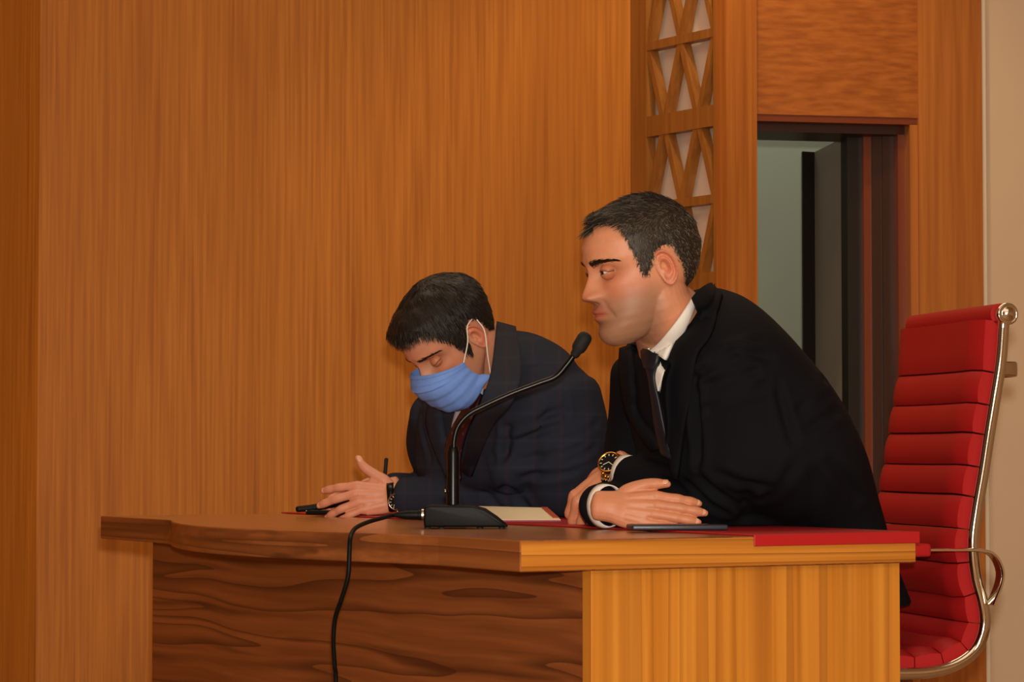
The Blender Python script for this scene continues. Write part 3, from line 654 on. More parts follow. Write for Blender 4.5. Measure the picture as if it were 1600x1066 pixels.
# ------------------------------------------------------------------ hand
def hand(o, ex, ez, S, left, flex, spread, thumb, fat=1.0):
    """o wrist, ex distal, ez back of the hand; returns (verts, faces) and nails. left mirrors the thumb side"""
    ex = norm(ex); ez = np.asarray(ez, float); ez = norm(ez-ex*(ez@ex)); ey = np.cross(ez, ex)*(-1 if left else 1)
    R = np.stack([ex, ey, ez]); W = lambda p: np.asarray(o)+(np.asarray(p, float)@R)*S
    roots = [(.092, .030, .004), (.096, .010, .006), (.090, -.0095, .004), (.081, -.027, 0)]
    lens = [(.044, .026, .022), (.048, .030, .023), (.044, .028, .023), (.034, .021, .020)]; rr = [.0096, .0098, .0093, .0082]; ps = []; nails = []
    wr = [(-.0, .012, 0), (-.0, .004, 0), (-.0, -.006, 0), (-.0, -.014, 0)]
    for k in range(4):
        a = math.radians(spread[k]); d0 = np.array([math.cos(a), math.sin(a), 0]); p = np.array(roots[k]); w0 = np.array(wr[k])
        ps.append(sweep([W(w0), W((w0+p)/2+[0, 0, .001]), W(p-[0, 0, .003])], np.array([(.012, .012), (.0125, .0125), (.0118, .0120)])*S*fat, up=ez, n=8, m=12))
        pts = [p-d0*.008-[0, 0, .003], p]; cum = 0; rad = [rr[k]*1.12, rr[k]*1.12]; fr = []
        for q in range(3):
            cum += math.radians(flex[k][q]); dv = d0*math.cos(cum)+np.array([0, 0, -1])*math.sin(cum); nv = d0*math.sin(cum)+np.array([0, 0, 1])*math.cos(cum)
            mid = p+dv*lens[k][q]*.5; e = p+dv*lens[k][q]; pts += [mid, e]; j = (1, 1.03) if q == 0 else ((.93, .97) if q == 1 else (.90, .62)); rad += [rr[k]*j[0]*.97, rr[k]*j[1]]
            p = e
        ps.append(sweep([W(x) for x in pts], np.array(rad)*S*fat, up=ez, n=26, m=14, capf=.9))
        tip = np.array(pts[-1]); side = np.cross(dv, nv); c = tip-dv*.007+nv*(rr[k]*.70*fat)
        nails.append((W(c), dv@R, side@R, nv@R, rr[k]*.72*S, .0068*S))
    # heel of the hand, thumb muscle and web
    ps.append(sweep([W((-.03, 0, 0)), W((0, 0, 0)), W((.03, 0, -.003)), W((.07, .001, -.001))], np.array([(.028, .020), (.030, .021), (.037, .0175), (.040, .0145)])*S*fat, up=ez, n=14, m=20))
    th = [np.array(t, float) for t in thumb]
    ps.append(sweep([W(t) for t in [(.008, .012, -.006)]+thumb], np.array([.014, .0155, .0120, .0105, .0066] if len(thumb) == 4 else [.014]*(len(thumb)+1))*S*fat, up=ez, n=30, m=14, capf=1.0))
    ps.append(sweep([W((.03, .018, -.004)), W((th[1]+np.array([.07, .028, -.002]))/2)], np.array([.013, .008])*S*fat, up=ez, n=6, m=12))
    dv = norm(th[-1]-th[-2]); nv = norm(np.cross(dv, np.cross((0, .5, .85), dv))); side = np.cross(dv, nv)
    nails.append((W(th[-1]-dv*.006+nv*.0078*fat), dv@R, side@R, nv@R, .0075*S, .0085*S))
    V, Fc, Nn = voxel(join(*ps), .0016*S, 5, .5)
    return (V, Fc), nails
def nail_mesh(nl):
    out = []
    for c, d, s, n, wd, ln in nl:
        rings = []
        for r, h in ((1.0, -.0012), (.97, .0001), (.8, .0005), (.3, .0007)):
            ph = np.linspace(0, 2*math.pi, 16, endpoint=False); a = np.sign(np.cos(ph))*np.abs(np.cos(ph))**.8*ln*r; b = np.sign(np.sin(ph))*np.abs(np.sin(ph))**.8*wd*r
            rings.append(c+a[:, None]*d+b[:, None]*s+(h-(b/wd)**2*wd*.35)[:, None]*n)
        out.append(loft(rings))
    return join(*out)
# ------------------------------------------------------------------ clothes
def torso(rings, lat, expo=2.5, m=48):
    """rings: (front point, back point, half width)"""
    R = []; ph = np.linspace(0, 2*math.pi, m, endpoint=False); e = 2/expo
    cs = np.sign(np.cos(ph))*np.abs(np.cos(ph))**e; sn = np.sign(np.sin(ph))*np.abs(np.sin(ph))**e
    A = catmull([np.concatenate([f, b, [w, 0, 0]]) for f, b, w in rings], 60)
    for row in A:
        f, b, w = row[:3], row[3:6], row[6]; c = (f+b)/2; R.append(c+sn[:, None]*(f-b)/2+cs[:, None]*lat*w)
    return loft(R)
def wrinkles(V, Nn, segs, amp=.0022, seed=1, keep=None):
    r = np.random.default_rng(seed); d = np.zeros(len(V))
    for k in range(10):
        q = r.normal(0, 1, 3)*np.array([9, 9, 16]); d += np.sin(V@q+r.random()*6+1.2*np.sin(V@(q[[1, 2, 0]]*.8)+r.random()*6))*amp/2.2
    for a, b, wd, dep in segs:
        a = np.asarray(a); b = np.asarray(b); ab = b-a; t = np.clip(((V-a)@ab)/(ab@ab), 0, 1); dist = np.linalg.norm(V-(a+t[:, None]*ab), axis=1)
        fade = np.sin(np.pi*np.clip(t*.9+.05, 0, 1))**.5
        d -= dep*np.exp(-.5*(dist/wd)**2)*fade; d += .55*dep*np.exp(-.5*((dist-2.2*wd)/wd)**2)*fade
    return V+Nn*d[:, None]
def creases(bv, lst):
    out = []
    for (x0, y0, x1, y1, wd, dep) in lst:
        a, _ = hit(x0, y0, bv); b, _ = hit(x1, y1, bv)
        if a is not None and b is not None: out.append((a, b, wd, dep))
    return out
def cuff(a, b, ra, rb, th, up, m=40):
    """open tube with thickness between a and b"""
    a, b = np.asarray(a, float), np.asarray(b, float); t = norm(b-a); u = norm(np.asarray(up)-t*(np.asarray(up)@t)); s = np.cross(t, u); ph = np.linspace(0, 2*math.pi, m, endpoint=False)
    ring = lambda c, r: c+np.cos(ph)[:, None]*s*r[0]+np.sin(ph)[:, None]*u*r[1]
    ra, rb = np.array(ra), np.array(rb); rr = [ring(a, ra), ring((a+b)/2, (ra+rb)/2*1.01), ring(b, rb), ring(b-t*0, rb-th), ring((a+b)/2, (ra+rb)/2-th), ring(a, ra-th)]
    V, Fc = loft(rr, False); K = 6
    Fc += [((K-1)*m+j, (K-1)*m+(j+1) % m, (j+1) % m, j) for j in range(m)]
    return V, Fc
def collar(c, ax, fw, r0, r1, hgt, drop, open_, th=.003, m=60, tilt=.0):
    """shirt collar leaf around the neck: top edge radius r0, lower edge r1, longer towards the front points"""
    ax = norm(ax); fw = norm(np.asarray(fw)-ax*(np.asarray(fw)@ax)); sd = np.cross(ax, fw); a = np.linspace(open_, 2*math.pi-open_, m)
    V = []
    for q in a:
        d = fw*math.cos(q)+sd*math.sin(q); fr = max(0, math.cos(q)); k = fr**2
        top = c+d*r0+ax*(hgt*(1-.35*k)); bot = c+d*(r1)+ax*(hgt*(1-.35*k)-.035-drop*k); mid = (top+bot)/2+d*.002
        V += [top, mid, bot, bot-d*th, mid-d*th, top-d*th]
    V = np.array(V); Fc = []
    for i in range(m-1):
        for j in range(6): Fc.append((i*6+j, i*6+(j+1) % 6, (i+1)*6+(j+1) % 6, (i+1)*6+j))
    Fc += [tuple(range(6)), tuple(range((m-1)*6, m*6))]
    return V, Fc
def legs(person, hips, knees, ankles, toes):
    ps = []
    for h, k, a in zip(hips, knees, ankles):
        ps.append(sweep([h, (h+k)/2, k, (k+a)/2, a], [(.092, .085), (.085, .08), (.068, .068), (.062, .065), (.055, .06)], up=(0, 0, 1), n=34, m=20))
    c = (hips[0]+hips[1])/2; ps.append(sweep([hips[0], c, hips[1]], [(.11, .1)]*3, n=10, m=20))
    V, Fc, Nn = voxel(join(*ps), .009, 5); V = wrinkles(V, Nn, [], .002, 5)
    obj('trousers', (V, Fc), M['trouser'], person)
    for a, t in zip(ankles, toes):
        d = norm(t-a); d[2] = 0; s = np.array([-d[1], d[0], 0]); o = np.array([a[0], a[1], 0])
        up_ = sweep([o-d*.05+[0, 0, .045], o+d*.02+[0, 0, .055], o+d*.12+[0, 0, .038], o+d*.20+[0, 0, .026]], [(.036, .042), (.040, .05), (.046, .034), (.035, .022)], n=20, m=18, expo=2.3)
        up_[0][:, 2] = np.maximum(up_[0][:, 2], .004); obj('shoe', up_, M['shoe'], person)
def watch(person, c, n, ax, S, wr, steel=True):
    """c: case centre; n: dial normal; ax: forearm axis; wr: wrist centre"""
    n = norm(n); ax = norm(ax-n*(ax@n)); sd = np.cross(n, ax); r = .0205*S
    root = obj('wristwatch', lathe(c-n*.005, n, [(r*.92, -.001), (r, .001), (r, .007), (r*.97, .0085), (r*.86, .0093), (r*.84, .0078)], 40), M['gold'] if steel else M['steel'], person)
    parts = [withmat(lathe(c-n*.005, n, [(r*.85, .006), (r*.85, .0079)], 36), 0)]
    for k in range(12):
        a = k*math.pi/6; d = ax*math.cos(a)+sd*math.sin(a); t = np.cross(n, d); parts.append(withmat(obox(c+n*.0027+d*r*.60-t*.0007, d*r*.18, t*.0014, n*.0007), 1))
    for a, l_ in ((.9, .52), (2.9, .7)): d = ax*math.cos(a)+sd*math.sin(a); t = np.cross(n, d); parts.append(withmat(obox(c+n*.003-t*.0006, d*r*l_, t*.0012, n*.0008), 1))
    obj('dial', join(*parts), [M['dial'], M['hand_white']], root, auto=40)
    obj('crown', lathe(c+sd*r*.98-n*.001, sd, [(.0025*S, 0), (.003*S, .001), (.003*S, .004*S)], 12), M['gold'], root)
    return root, r, sd, n, ax
def band_links(root, wc, ax, n, ra, rb, width, m, N_=22, gap=.12, thick=.0035):
    """bracelet: separate links round the wrist ellipse (ra across, rb along n)"""
    ax = norm(ax); n = norm(n-ax*(n@ax)); sd = np.cross(n, ax); ls = []
    for k in range(N_):
        a = 2*math.pi*k/N_; p = wc+sd*ra*math.sin(a)+n*rb*math.cos(a); t = norm(sd*ra*math.cos(a)-n*rb*math.sin(a)); o = norm(np.cross(t, ax)); o = o if o@(p-wc) > 0 else -o
        seg = 2*math.pi*(ra+rb)/2/N_*(1-gap)
        if math.cos(a) > .86: continue
        for q, ww in ((-.33, .30), (0, .30), (.33, .30)):
            ls.append(withmat(obox(p-t*seg/2+ax*width*(q-ww/2), t*seg, ax*width*ww, o*thick, .0006, 1), 1 if q == 0 else 0))
    return obj('bracelet', join(*ls), m, root, auto=40)
exec_parts = True
# ================================================================== MAN AT THE RIGHT (black suit)
R0 = P(1290, YH, 5.0); R0[2] = 0
manR = empty('person', R0, 'man in a black suit without a mask, forearms crossed on the desk', 'person')
yR = math.radians(180+20); FR = np.array([math.cos(yR), math.sin(yR), 0]); LR = np.array([-math.sin(yR), math.cos(yR), 0])
HR = Head(P(1016, 421, 4.84), yR, math.radians(12), 1.112)
neckR = sweep([HR.w((.0, 0, .0)), HR.w((.0, 0, -.055)), P(1046, 500, 4.875), P(1066, 545, 4.91)], [(.056, .064), (.061, .074), (.070, .080), (.08, .09)], up=LR, n=20, m=36)
nv_ = neckR
# torso
tr = [((1022, 545), (1085, 462), .09), ((1008, 560), (1108, 452), .175), ((1004, 590), (1148, 482), .228), ((1010, 640), (1212, 540), .236), ((1022, 700), (1272, 612), .232), ((1048, 765), (1318, 700), .228)]
ringsR = [(P(a[0], a[1], 4.89), P(b[0], b[1], 4.99), w) for a, b, w in tr]+[(P(1205, 832, 5.02), P(1332, 790, 5.08), .215), (P(1225, 890, 5.04), P(1352, 860, 5.12), .215), (P(1255, 950, 5.04), P(1378, 935, 5.12), .21)]
sh = (P(1142, 548, 4.79), P(1142, 640, 4.80), P(1136, 735, 4.83), P(1128, 777, 4.86)); fore = (P(1128, 777, 4.86), P(1075, 766, 4.89), P(1015, 752, 4.945), P(982, 742, 4.975))
shF = (P(1010, 590, 5.12), P(998, 650, 5.16), P(982, 740, 5.16), P(972, 785, 5.12)); foreF = (P(972, 785, 5.12), P(955, 790, 5.02), P(944, 791, 4.90), P(938, 791, 4.80))
jr = join(torso(ringsR, LR), sweep(sh, [(.082, .082), (.085, .080), (.074, .074), (.060, .062)], up=FR, n=26, m=24), sweep(fore, [(.061, .060), (.060, .056), (.048, .044), (.041, .038)], up=(0, 0, 1), n=22, m=24),
          sweep(shF, [(.075, .070), (.062, .062), (.055, .055), (.05, .048)], up=FR, n=26, m=24), sweep(foreF, [(.05, .047), (.048, .046), (.043, .042), (.041, .041)], up=(0, 0, 1), n=22, m=24),
          sweep([P(1128, 796, 4.87), P(1180, 800, 4.91), P(1240, 806, 4.96), P(1330, 818, 5.03)], [(.035, .035), (.04, .038), (.04, .038), (.04, .04)], up=(0, 0, 1), n=14, m=16),
          sweep([P(1112, 508, 4.90), P(1128, 525, 4.84), P(1150, 560, 4.78)], [(.042, .045), (.062, .058), (.07, .065)], up=(0, 0, 1), n=12, m=20))
V, Fc, Nn = voxel(jr, .0052, 7)
V[:, 2] = np.where((V[:, 2] < ZR+.001) & (((V-C0)@UD) < DEP+.008), ZR+.001, V[:, 2])
bR = bvh_of((V, Fc))
cr = creases(bR, [(1085, 592, 1090, 725, .008, .008), (1088, 590, 1150, 548, .007, .006), (1150, 548, 1205, 560, .008, .004), (1215, 600, 1240, 690, .008, .004), (1100, 640, 1200, 600, .007, .004), (1105, 600, 1180, 580, .006, .0035),
                  (1075, 755, 1130, 800, .009, .006), (1095, 745, 1160, 790, .008, .005), (1120, 740, 1200, 760, .009, .004), (1250, 640, 1290, 590, .007, .004), (1265, 670, 1310, 640, .008, .004), (1190, 780, 1240, 730, .010, .004), (1255, 820, 1275, 740, .012, .004), (1160, 815, 1170, 760, .01, .004), (1300, 720, 1340, 780, .010, .004), (1000, 720, 1055, 735, .006, .004), (1110, 560, 1190, 530, .006, .0035)])
V = wrinkles(V, Nn, [(a, b, w_*.9, d_*1.9) for a, b, w_, d_ in cr], .0020, 3)
V[:, 2] = np.where((V[:, 2] < ZR+.001) & (((V-C0)@UD) < DEP+.008), ZR+.001, V[:, 2])
jackR = obj('jacket', (V, Fc), M['suit_black'], manR); bR = bvh_of((V, Fc))
# hands
rhO = P(955, 792, 4.745)
rh, rn = hand(rhO, (.985, -.11, -.085), (.05, -.93, .30), .87, False, [(6, 10, 8), (3, 8, 6), (3, 6, 6), (4, 8, 8)], [-1, -2, -3, -5], [(.030, .036, -.006), (.062, .052, .000), (.090, .057, .004), (.112, .058, .005)], 1.14)
lhO = P(962, 737, 5.0)
lh, lnn = hand(lhO, (-.56, .02, -.56), (-.62, -.70, .40), .97, True, [(42, 58, 34), (42, 60, 34), (42, 58, 34), (40, 56, 34)], [3, 0, -3, -7], [(.028, .034, -.010), (.055, .044, -.022), (.078, .046, -.036), (.096, .044, -.050)], 1.05)
core = [sweep([P(1072, 545, 4.92), P(1150, 620, 4.96), P(1225, 710, 5.02), P(1255, 760, 5.04)], [(.09, .09), (.12, .12), (.11, .11), (.09, .09)], up=LR, n=16, m=20)]
for (s_, f_, h_) in ((sh, fore, lhO), (shF, foreF, rhO)):
    core.append(sweep([P(1085, 560, 4.93), s_[0], s_[2], f_[0], f_[2], h_], [(.04, .04), (.045, .045), (.04, .04), (.036, .036), (.028, .028), (.025, .022)], n=40, m=16))
SKR = (210, 142, 106)
ex_p = core+[rh, lh]; ex_c = []
for c in core: ex_c.append(np.tile(s2l(SKR), (len(c[0]), 1)))
for c in (rh, lh):
    k = np.tile(s2l((206, 136, 100)), (len(c[0]), 1)); ex_c.append(k)
def flowR(l):
    x, y, z = l.T; top = np.clip((z-.06)/.03, 0, 1)[:, None]; a = np.stack([np.full_like(x, 1.), np.zeros_like(x), np.full_like(x, .15)], 1)
    b = np.stack([np.where(x > .0, .1, -.45), np.zeros_like(x), np.full_like(x, -1.)], 1); return a*top+b*(1-top)
def tintR(l, r):
    x, y, z = l.T; side = 1-np.clip((z-.07)/.03, 0, 1); grey = (r < (.10+.36*side)); g = np.where(grey[:, None], np.array(s2l((104, 92, 76))), np.array(s2l((44, 34, 27)))); return g*(0.6+.6*rng.random((len(l), 1)))
hairR = dict(line=[(-.1, -.066), (-.07, -.064), (-.05, -.052), (-.034, -.030), (-.024, .004), (-.014, .030), (.0, .036), (.014, .030), (.026, .006), (.033, -.008), (.043, -.006), (.047, .012), (.052, .03), (.058, .05), (.060, .07), (.066, .084), (.085, .090), (.094, .080), (.105, .0775), (.14, .0775)],
             thick=lambda x, y, z: .0035+.0045*np.clip((z-.05)/.04, 0, 1)+.009*np.clip((x-.055)/.03, 0, 1)*np.clip((z-.06)/.02, 0, 1),
             base=(44, 36, 29), n=24000, w=.0008, flow=flowR, lift=lambda l: .22+.12*np.clip((l[:, 2]-.08)/.03, 0, 1), len=lambda l: .006+.010*np.clip((l[:, 2]-.06)/.03, 0, 1)+.008*np.clip((l[:, 0]-.07)/.02, 0, 1), bend=np.array([.1, 0, -.02]), tint=tintR, mess=.28)
bodyR = build_head(HR, hairR, manR, (ex_p, ex_c), SKR, .8, neckR)
for q in rn: obj('fingernail', nail_mesh([q]), M['nail'], bodyR)
# shirt: collar leaf, chest, cuffs
nc = P(1050, 520, 4.885); nax = norm(HR.w((-.02, 0, -.05))-P(1085, 560, 4.94))
shirtR = obj('shirt', collar(nc, nax, norm(FR+np.array([0, 0, -.75])), .076, .088, .034, .030, 1.15, .004), M['shirt'], manR)
tz = tr
sk_ = (np.array([tuple(v.co) for v in bodyR.data.vertices])+WL[bodyR.name], [tuple(p.vertices) for p in bodyR.data.polygons]); nbv = bvh_of(join(sk_, (V, Fc)))
obj('collar_leaf', patch([(1080, 462), (1062, 490), (1040, 520), (1017, 547)], [(1084, 471), (1071, 505), (1058, 535), (1045, 564)], nbv, .011, .003, 26, 8, .003, 4.88), M['shirt'], shirtR)
obj('collar_leaf', patch([(1016, 543), (1012, 546), (1008, 548)], [(1016, 556), (1011, 562), (1009, 564)], nbv, .006, .003, 10, 6, .001, 4.88), M['shirt'], shirtR)
obj('shirt_front', patch([(1040, 550), (1047, 562), (1043, 582), (1034, 606), (1030, 622)], [(1007, 546), (1008, 558), (1016, 580), (1022, 600), (1026, 620)], bR, .007, .003, 20, 8, defd=4.87), M['shirt'], shirtR)
obj('cuff', cuff(P(986, 743, 4.970), P(973, 740, 4.985), (.036, .0375), (.035, .0365), .0025, (0, 0, 1)), M['shirt'], shirtR)
cufd = norm(np.array([.62, -.78, .02])); c0 = P(945, 791, 4.782)
obj('cuff', cuff(c0-cufd*.004, c0+cufd*.014, (.040, .041), (.0375, .0385), .002, (0, 0, 1)), M['shirt'], shirtR)
# tie
tieR = obj('tie', patch([(1009, 555), (1013, 570), (1019, 590), (1024, 625), (1029, 665), (1040, 715)], [(1036, 560), (1032, 574), (1029, 592), (1036, 625), (1044, 665), (1058, 720)], bR, .011, .003, 40, 10, .004, 4.85), M['tie_navy'], manR)
obj('tie_knot', patch([(1008, 552), (1011, 564), (1015, 577)], [(1037, 557), (1035, 568), (1030, 579)], bR, .013, .004, 14, 10, .007, 4.85), M['tie_navy'], tieR)
# lapels
obj('lapel', patch([(1087, 466), (1075, 505), (1061, 537), (1047, 566), (1033, 606), (1042, 680), (1056, 745)], [(1116, 448), (1122, 490), (1110, 530), (1090, 560), (1076, 640), (1062, 745)], bR, .008, .004, 40, 10, .003, 4.85), M['suit_black'], jackR)
obj('lapel', patch([(1005, 545), (1009, 564), (1020, 600), (1027, 640), (1034, 700)], [(975, 548), (974, 580), (980, 620), (990, 655), (1024, 705)], bR, .009, .004, 30, 8, .003, 4.95), M['suit_black'], jackR)
obj('collar', patch([(1108, 442), (1092, 452), (1080, 466)], [(1130, 462), (1122, 490), (1104, 520)], bR, .006, .005, 16, 8, .002, 4.9), M['suit_black'], jackR)
# watch on the near wrist
wax = norm(P(960, 737, 5.0)-P(1010, 752, 4.945)); wn = norm(np.array([-.36, -.80, .52])); wc = P(963, 737, 4.996)
wt, wr_, sd_, n_, ax_ = watch(manR, wc+norm(wn-wax*(wn@wax))*.030, wn, wax, 1.12, wc)
band_links(wt, wc, wax, wn, .032, .028, .020, [M['steel'], M['gold']])
legs(manR, [P(1275, 905, 5.04)+LR*.1, P(1275, 905, 5.04)-LR*.1], [DK(.50, .42, .52), DK(.50, .66, .52)], [DK(.52, .42, .09), DK(.52, .66, .09)], [DK(.30, .40, 0), DK(.30, .66, 0)])
# ================================================================== MAN AT THE LEFT (navy suit, mask)
L0 = P(850, YH, 5.95); L0[2] = 0
manL = empty('person', L0, 'man in a navy checked suit and light blue face mask, head bowed', 'person')
yL = math.radians(180+35); FL = np.array([math.cos(yL), math.sin(yL), 0]); LL = np.array([-math.sin(yL), math.cos(yL), 0])
HL = Head(P(713, 525, 5.55), yL, math.radians(43), 1.06)
neckL = sweep([HL.w((.0, 0, .0)), HL.w((-.03, 0, -.05)), P(764, 590, 5.66), P(778, 630, 5.72)], [(.056, .060), (.058, .062), (.066, .068), (.08, .08)], up=LL, n=20, m=36)
tl_ = [((744, 618), (786, 512), .09, 5.60, 5.70), ((730, 634), (808, 518), .17, 5.60, 5.74), ((718, 665), (830, 548), .24, 5.60, 5.76), ((712, 712), (846, 606), .252, 5.62, 5.84), ((714, 762), (862, 680), .250, 5.64, 5.90)]
ringsL = [(P(a[0], a[1], da), P(b[0], b[1], db), w) for a, b, w, da, db in tl_]+[(P(790, 806, 5.86), P(880, 760, 5.98), .245), (P(822, 860, 6.0), P(915, 830, 6.14), .24), (P(835, 930, 6.05), P(925, 925, 6.2), .22)]
shL = (P(868, 618, 5.56), P(880, 690, 5.56), P(872, 750, 5.58), P(850, 776, 5.60)); foL = (P(850, 776, 5.60), P(780, 776, 5.64), P(700, 776, 5.68), P(630, 776, 5.71))
shLF = (P(690, 650, 5.85), P(680, 700, 5.95), P(700, 760, 6.0), P(710, 778, 6.0)); foLF = (P(710, 778, 6.0), P(680, 775, 6.0), P(640, 768, 5.97), P(612, 765, 5.94))
jl = join(torso(ringsL, LL), sweep(shL, [(.095, .095), (.10, .098), (.085, .085), (.056, .060)], up=FL, n=26, m=24), sweep(foL, [(.056, .058), (.056, .055), (.050, .048), (.042, .045)], up=(0, 0, 1), n=22, m=24),
          sweep(shLF, [(.07, .07), (.062, .062), (.052, .052), (.046, .045)], up=FL, n=26, m=24), sweep(foLF, [(.046, .045), (.046, .044), (.042, .04), (.038, .037)], up=(0, 0, 1), n=22, m=24),
          sweep([P(790, 560, 5.70), P(830, 575, 5.63), P(872, 620, 5.57)], [(.05, .055), (.075, .065), (.08, .075)], up=(0, 0, 1), n=12, m=20))
V, Fc, Nn = voxel(jl, .0055, 7)
flat = lambda V: np.where((V[:, 2] < ZR+.001) & (((V-C0)@UD) < DEP+.008), ZR+.001, V[:, 2])
V[:, 2] = flat(V); bL = bvh_of((V, Fc))
cr = creases(bL, [(790, 668, 880, 640, .008, .008), (795, 672, 790, 760, .009, .009), (800, 690, 870, 665, .007, .005), (810, 720, 905, 700, .008, .005), (815, 745, 900, 735, .008, .005), (775, 715, 800, 760, .008, .006), (880, 690, 935, 660, .007, .004), (885, 720, 930, 700, .007, .004), (790, 760, 830, 800, .009, .006), (760, 770, 790, 800, .008, .004), (700, 765, 720, 790, .008, .003), (880, 600, 885, 660, .006, .003), (660, 650, 672, 720, .008, .004), (800, 590, 860, 570, .008, .003)])
V = wrinkles(V, Nn, [(a, b, w_*.9, d_*1.5) for a, b, w_, d_ in cr], .0022, 11); V[:, 2] = flat(V)
jackL = obj('jacket', (V, Fc), M['suit_navy'], manL); bL = bvh_of((V, Fc))
lO = P(620, 776, 5.718)
lhn, lnl = hand(lO, (-.985, -.02, -.05), (-.05, -.95, .28), .93, True, [(14, 16, 10), (12, 18, 12), (12, 22, 14), (8, 20, 14)], [1, -9, -17, -19], [(.028, .038, -.004), (.050, .056, .000), (.074, .075, .004), (.088, .097, .006)], 1.08)
rO = P(603, 766, 5.93)
rhn, rnl = hand(rO, (-.93, .05, -.25), (.0, .75, .6), .93, False, [(30, 40, 20), (35, 45, 25), (40, 45, 25), (40, 50, 25)], [2, 0, -3, -6], [(.028, .036, -.008), (.052, .044, -.020), (.074, .040, -.034), (.09, .034, -.044)], 1.05)
coreL = [sweep([P(782, 630, 5.72), P(800, 700, 5.80), P(830, 740, 5.88), P(845, 775, 5.94)], [(.09, .09), (.12, .12), (.11, .11), (.09, .09)], up=LL, n=16, m=20)]
for (s_, f_, h_) in ((shL, foL, lO), (shLF, foLF, rO)):
    coreL.append(sweep([P(790, 640, 5.72), s_[0], s_[2], f_[0], f_[2], h_], [(.04, .04), (.045, .045), (.04, .04), (.036, .036), (.028, .028), (.024, .022)], n=40, m=16))
SKL = (206, 140, 108); ex_p = coreL+[lhn, rhn]; ex_c = [np.tile(s2l(SKL), (len(c[0]), 1)) for c in coreL]+[np.tile(s2l((214, 144, 114)), (len(c[0]), 1)) for c in (lhn, rhn)]
def flowL(l):
    x, y, z = l.T; top = np.clip((z-.04)/.03, 0, 1)[:, None]; a = np.stack([x+.055, y*1.3, -.2*np.ones_like(x)], 1); a[:, 0] = np.where(x > -.05, np.abs(a[:, 0])+.3*0, a[:, 0]); a /= np.linalg.norm(a, axis=1)[:, None]+1e-6
    b = np.stack([np.where(x > 0, .25, -.3), np.zeros_like(x), np.full_like(x, -1.)], 1); return a*top+b*(1-top)
def tintL(l, r): return np.array(s2l((34, 26, 21)))*(.5+1.0*rng.random((len(l), 1)))
hairL = dict(line=[(-.1, -.058), (-.07, -.056), (-.05, -.040), (-.034, -.018), (-.022, .012), (-.012, .032), (.0, .036), (.014, .028), (.024, -.002), (.030, -.022), (.036, -.026), (.043, -.006), (.052, .022), (.062, .040), (.075, .062), (.088, .072), (.105, .068), (.14, .068)],
             thick=lambda x, y, z: .007+.010*np.clip((z-.03)/.05, 0, 1)+.007*np.clip((x-.05)/.04, 0, 1)*np.clip((z-.05)/.03, 0, 1), base=(26, 20, 17), n=26000, w=.0008, flow=flowL, lift=lambda l: .16+0*l[:, 0], len=lambda l: .009+.008*np.clip((l[:, 2]-.04)/.03, 0, 1), bend=np.array([0, 0, -.25]), tint=tintL, mess=.16)
bodyL = build_head(HL, hairL, manL, (ex_p, ex_c), SKL, .35, neckL, eyes='down')
for q in lnl: obj('fingernail', nail_mesh([q]), M['nail'], bodyL)
# mask
def mask_mesh():
    nu, nv = 61, 33; G = np.zeros((nv, nu, 3)); mid = catmull([(.122, 0, .001), (.139, 0, -.018), (.1405, 0, -.034), (.134, 0, -.056), (.127, 0, -.076), (.117, 0, -.096), (.098, 0, -.113)], nv)
    for i in range(nv):
        t = i/(nv-1); xs = .060+.008*math.sin(t*math.pi)*1-.024*t; zs = -.020-.060*t; ysd = .0715-.006*t
        for j in range(nu):
            u = -1+2*j/(nu-1); a = abs(u); c = math.cos(a*math.pi/2); sn = math.sin(a*math.pi/2)
            x = xs+(mid[i][0]-xs)*c**.72; y = np.sign(u)*ysd*sn**.95; z = zs+(mid[i][2]-zs)*c**.8
            pl = .0035*((t*4.5) % 1)*(1-a**4) if .2 < t < .89 else 0
            x += pl+.0014*math.sin(u*17+t*9)*(1-a)*t; y += .0008*math.sin(t*22)*a
            if a > .86 and t > .80: y += np.sign(u)*.010*((t-.8)/.2)*((a-.86)/.14); x -= .004*((a-.86)/.14)
            G[i, j] = (x, y, z)
    out = G.reshape(-1, 3); inn = out*np.array([1, 1, 1])-np.array([.0015, 0, 0])*1; inn[:, 1] *= .985
    V = np.vstack([out, inn]); n0 = nu*nv; Fc = []
    for i in range(nv-1):
        for j in range(nu-1): a = i*nu+j; Fc += [(a, a+1, a+nu+1, a+nu), (n0+a, n0+a+nu, n0+a+nu+1, n0+a+1)]
    brd = list(range(nu))+[i*nu+nu-1 for i in range(1, nv)]+[(nv-1)*nu+j for j in range(nu-2, -1, -1)]+[i*nu for i in range(nv-2, 0, -1)]
    for k in range(len(brd)): a, b = brd[k], brd[(k+1) % len(brd)]; Fc.append((a, b, b+n0, a+n0))
    return G, V, Fc
G, V, Fc = mask_mesh()
msk = obj('face_mask', (HL.w(V), Fc), M['mask'], manL, auto=60, label='light blue pleated surgical mask')
hem = [HL.w(G[1, j]*np.array([1, 1, 1])+[.0008, 0, 0]) for j in range(0, 61, 3)]
obj('hem', join(sweep(hem, .0016*1.0, n=60, m=8), sweep([HL.w(G[4, j]+[.0006, 0, 0]) for j in range(0, 61, 3)], .0006, n=60, m=6)), M['mask'], msk)
for sg, j in ((1, 60), (-1, 0)):
    obj('ear_loop', join(sweep([HL.w(G[0, j]), HL.w((.030, sg*.079, .006)), HL.w((.012, sg*.082, .030)), HL.w((-.008, sg*.080, .033))], .0014, n=24, m=8), sweep([HL.w(G[-1, j]), HL.w((.012, sg*.083, -.040)), HL.w((-.010, sg*.0885, .0)), HL.w((-.014, sg*.084, .026))], .0014, n=24, m=8)), M['loop'], msk)
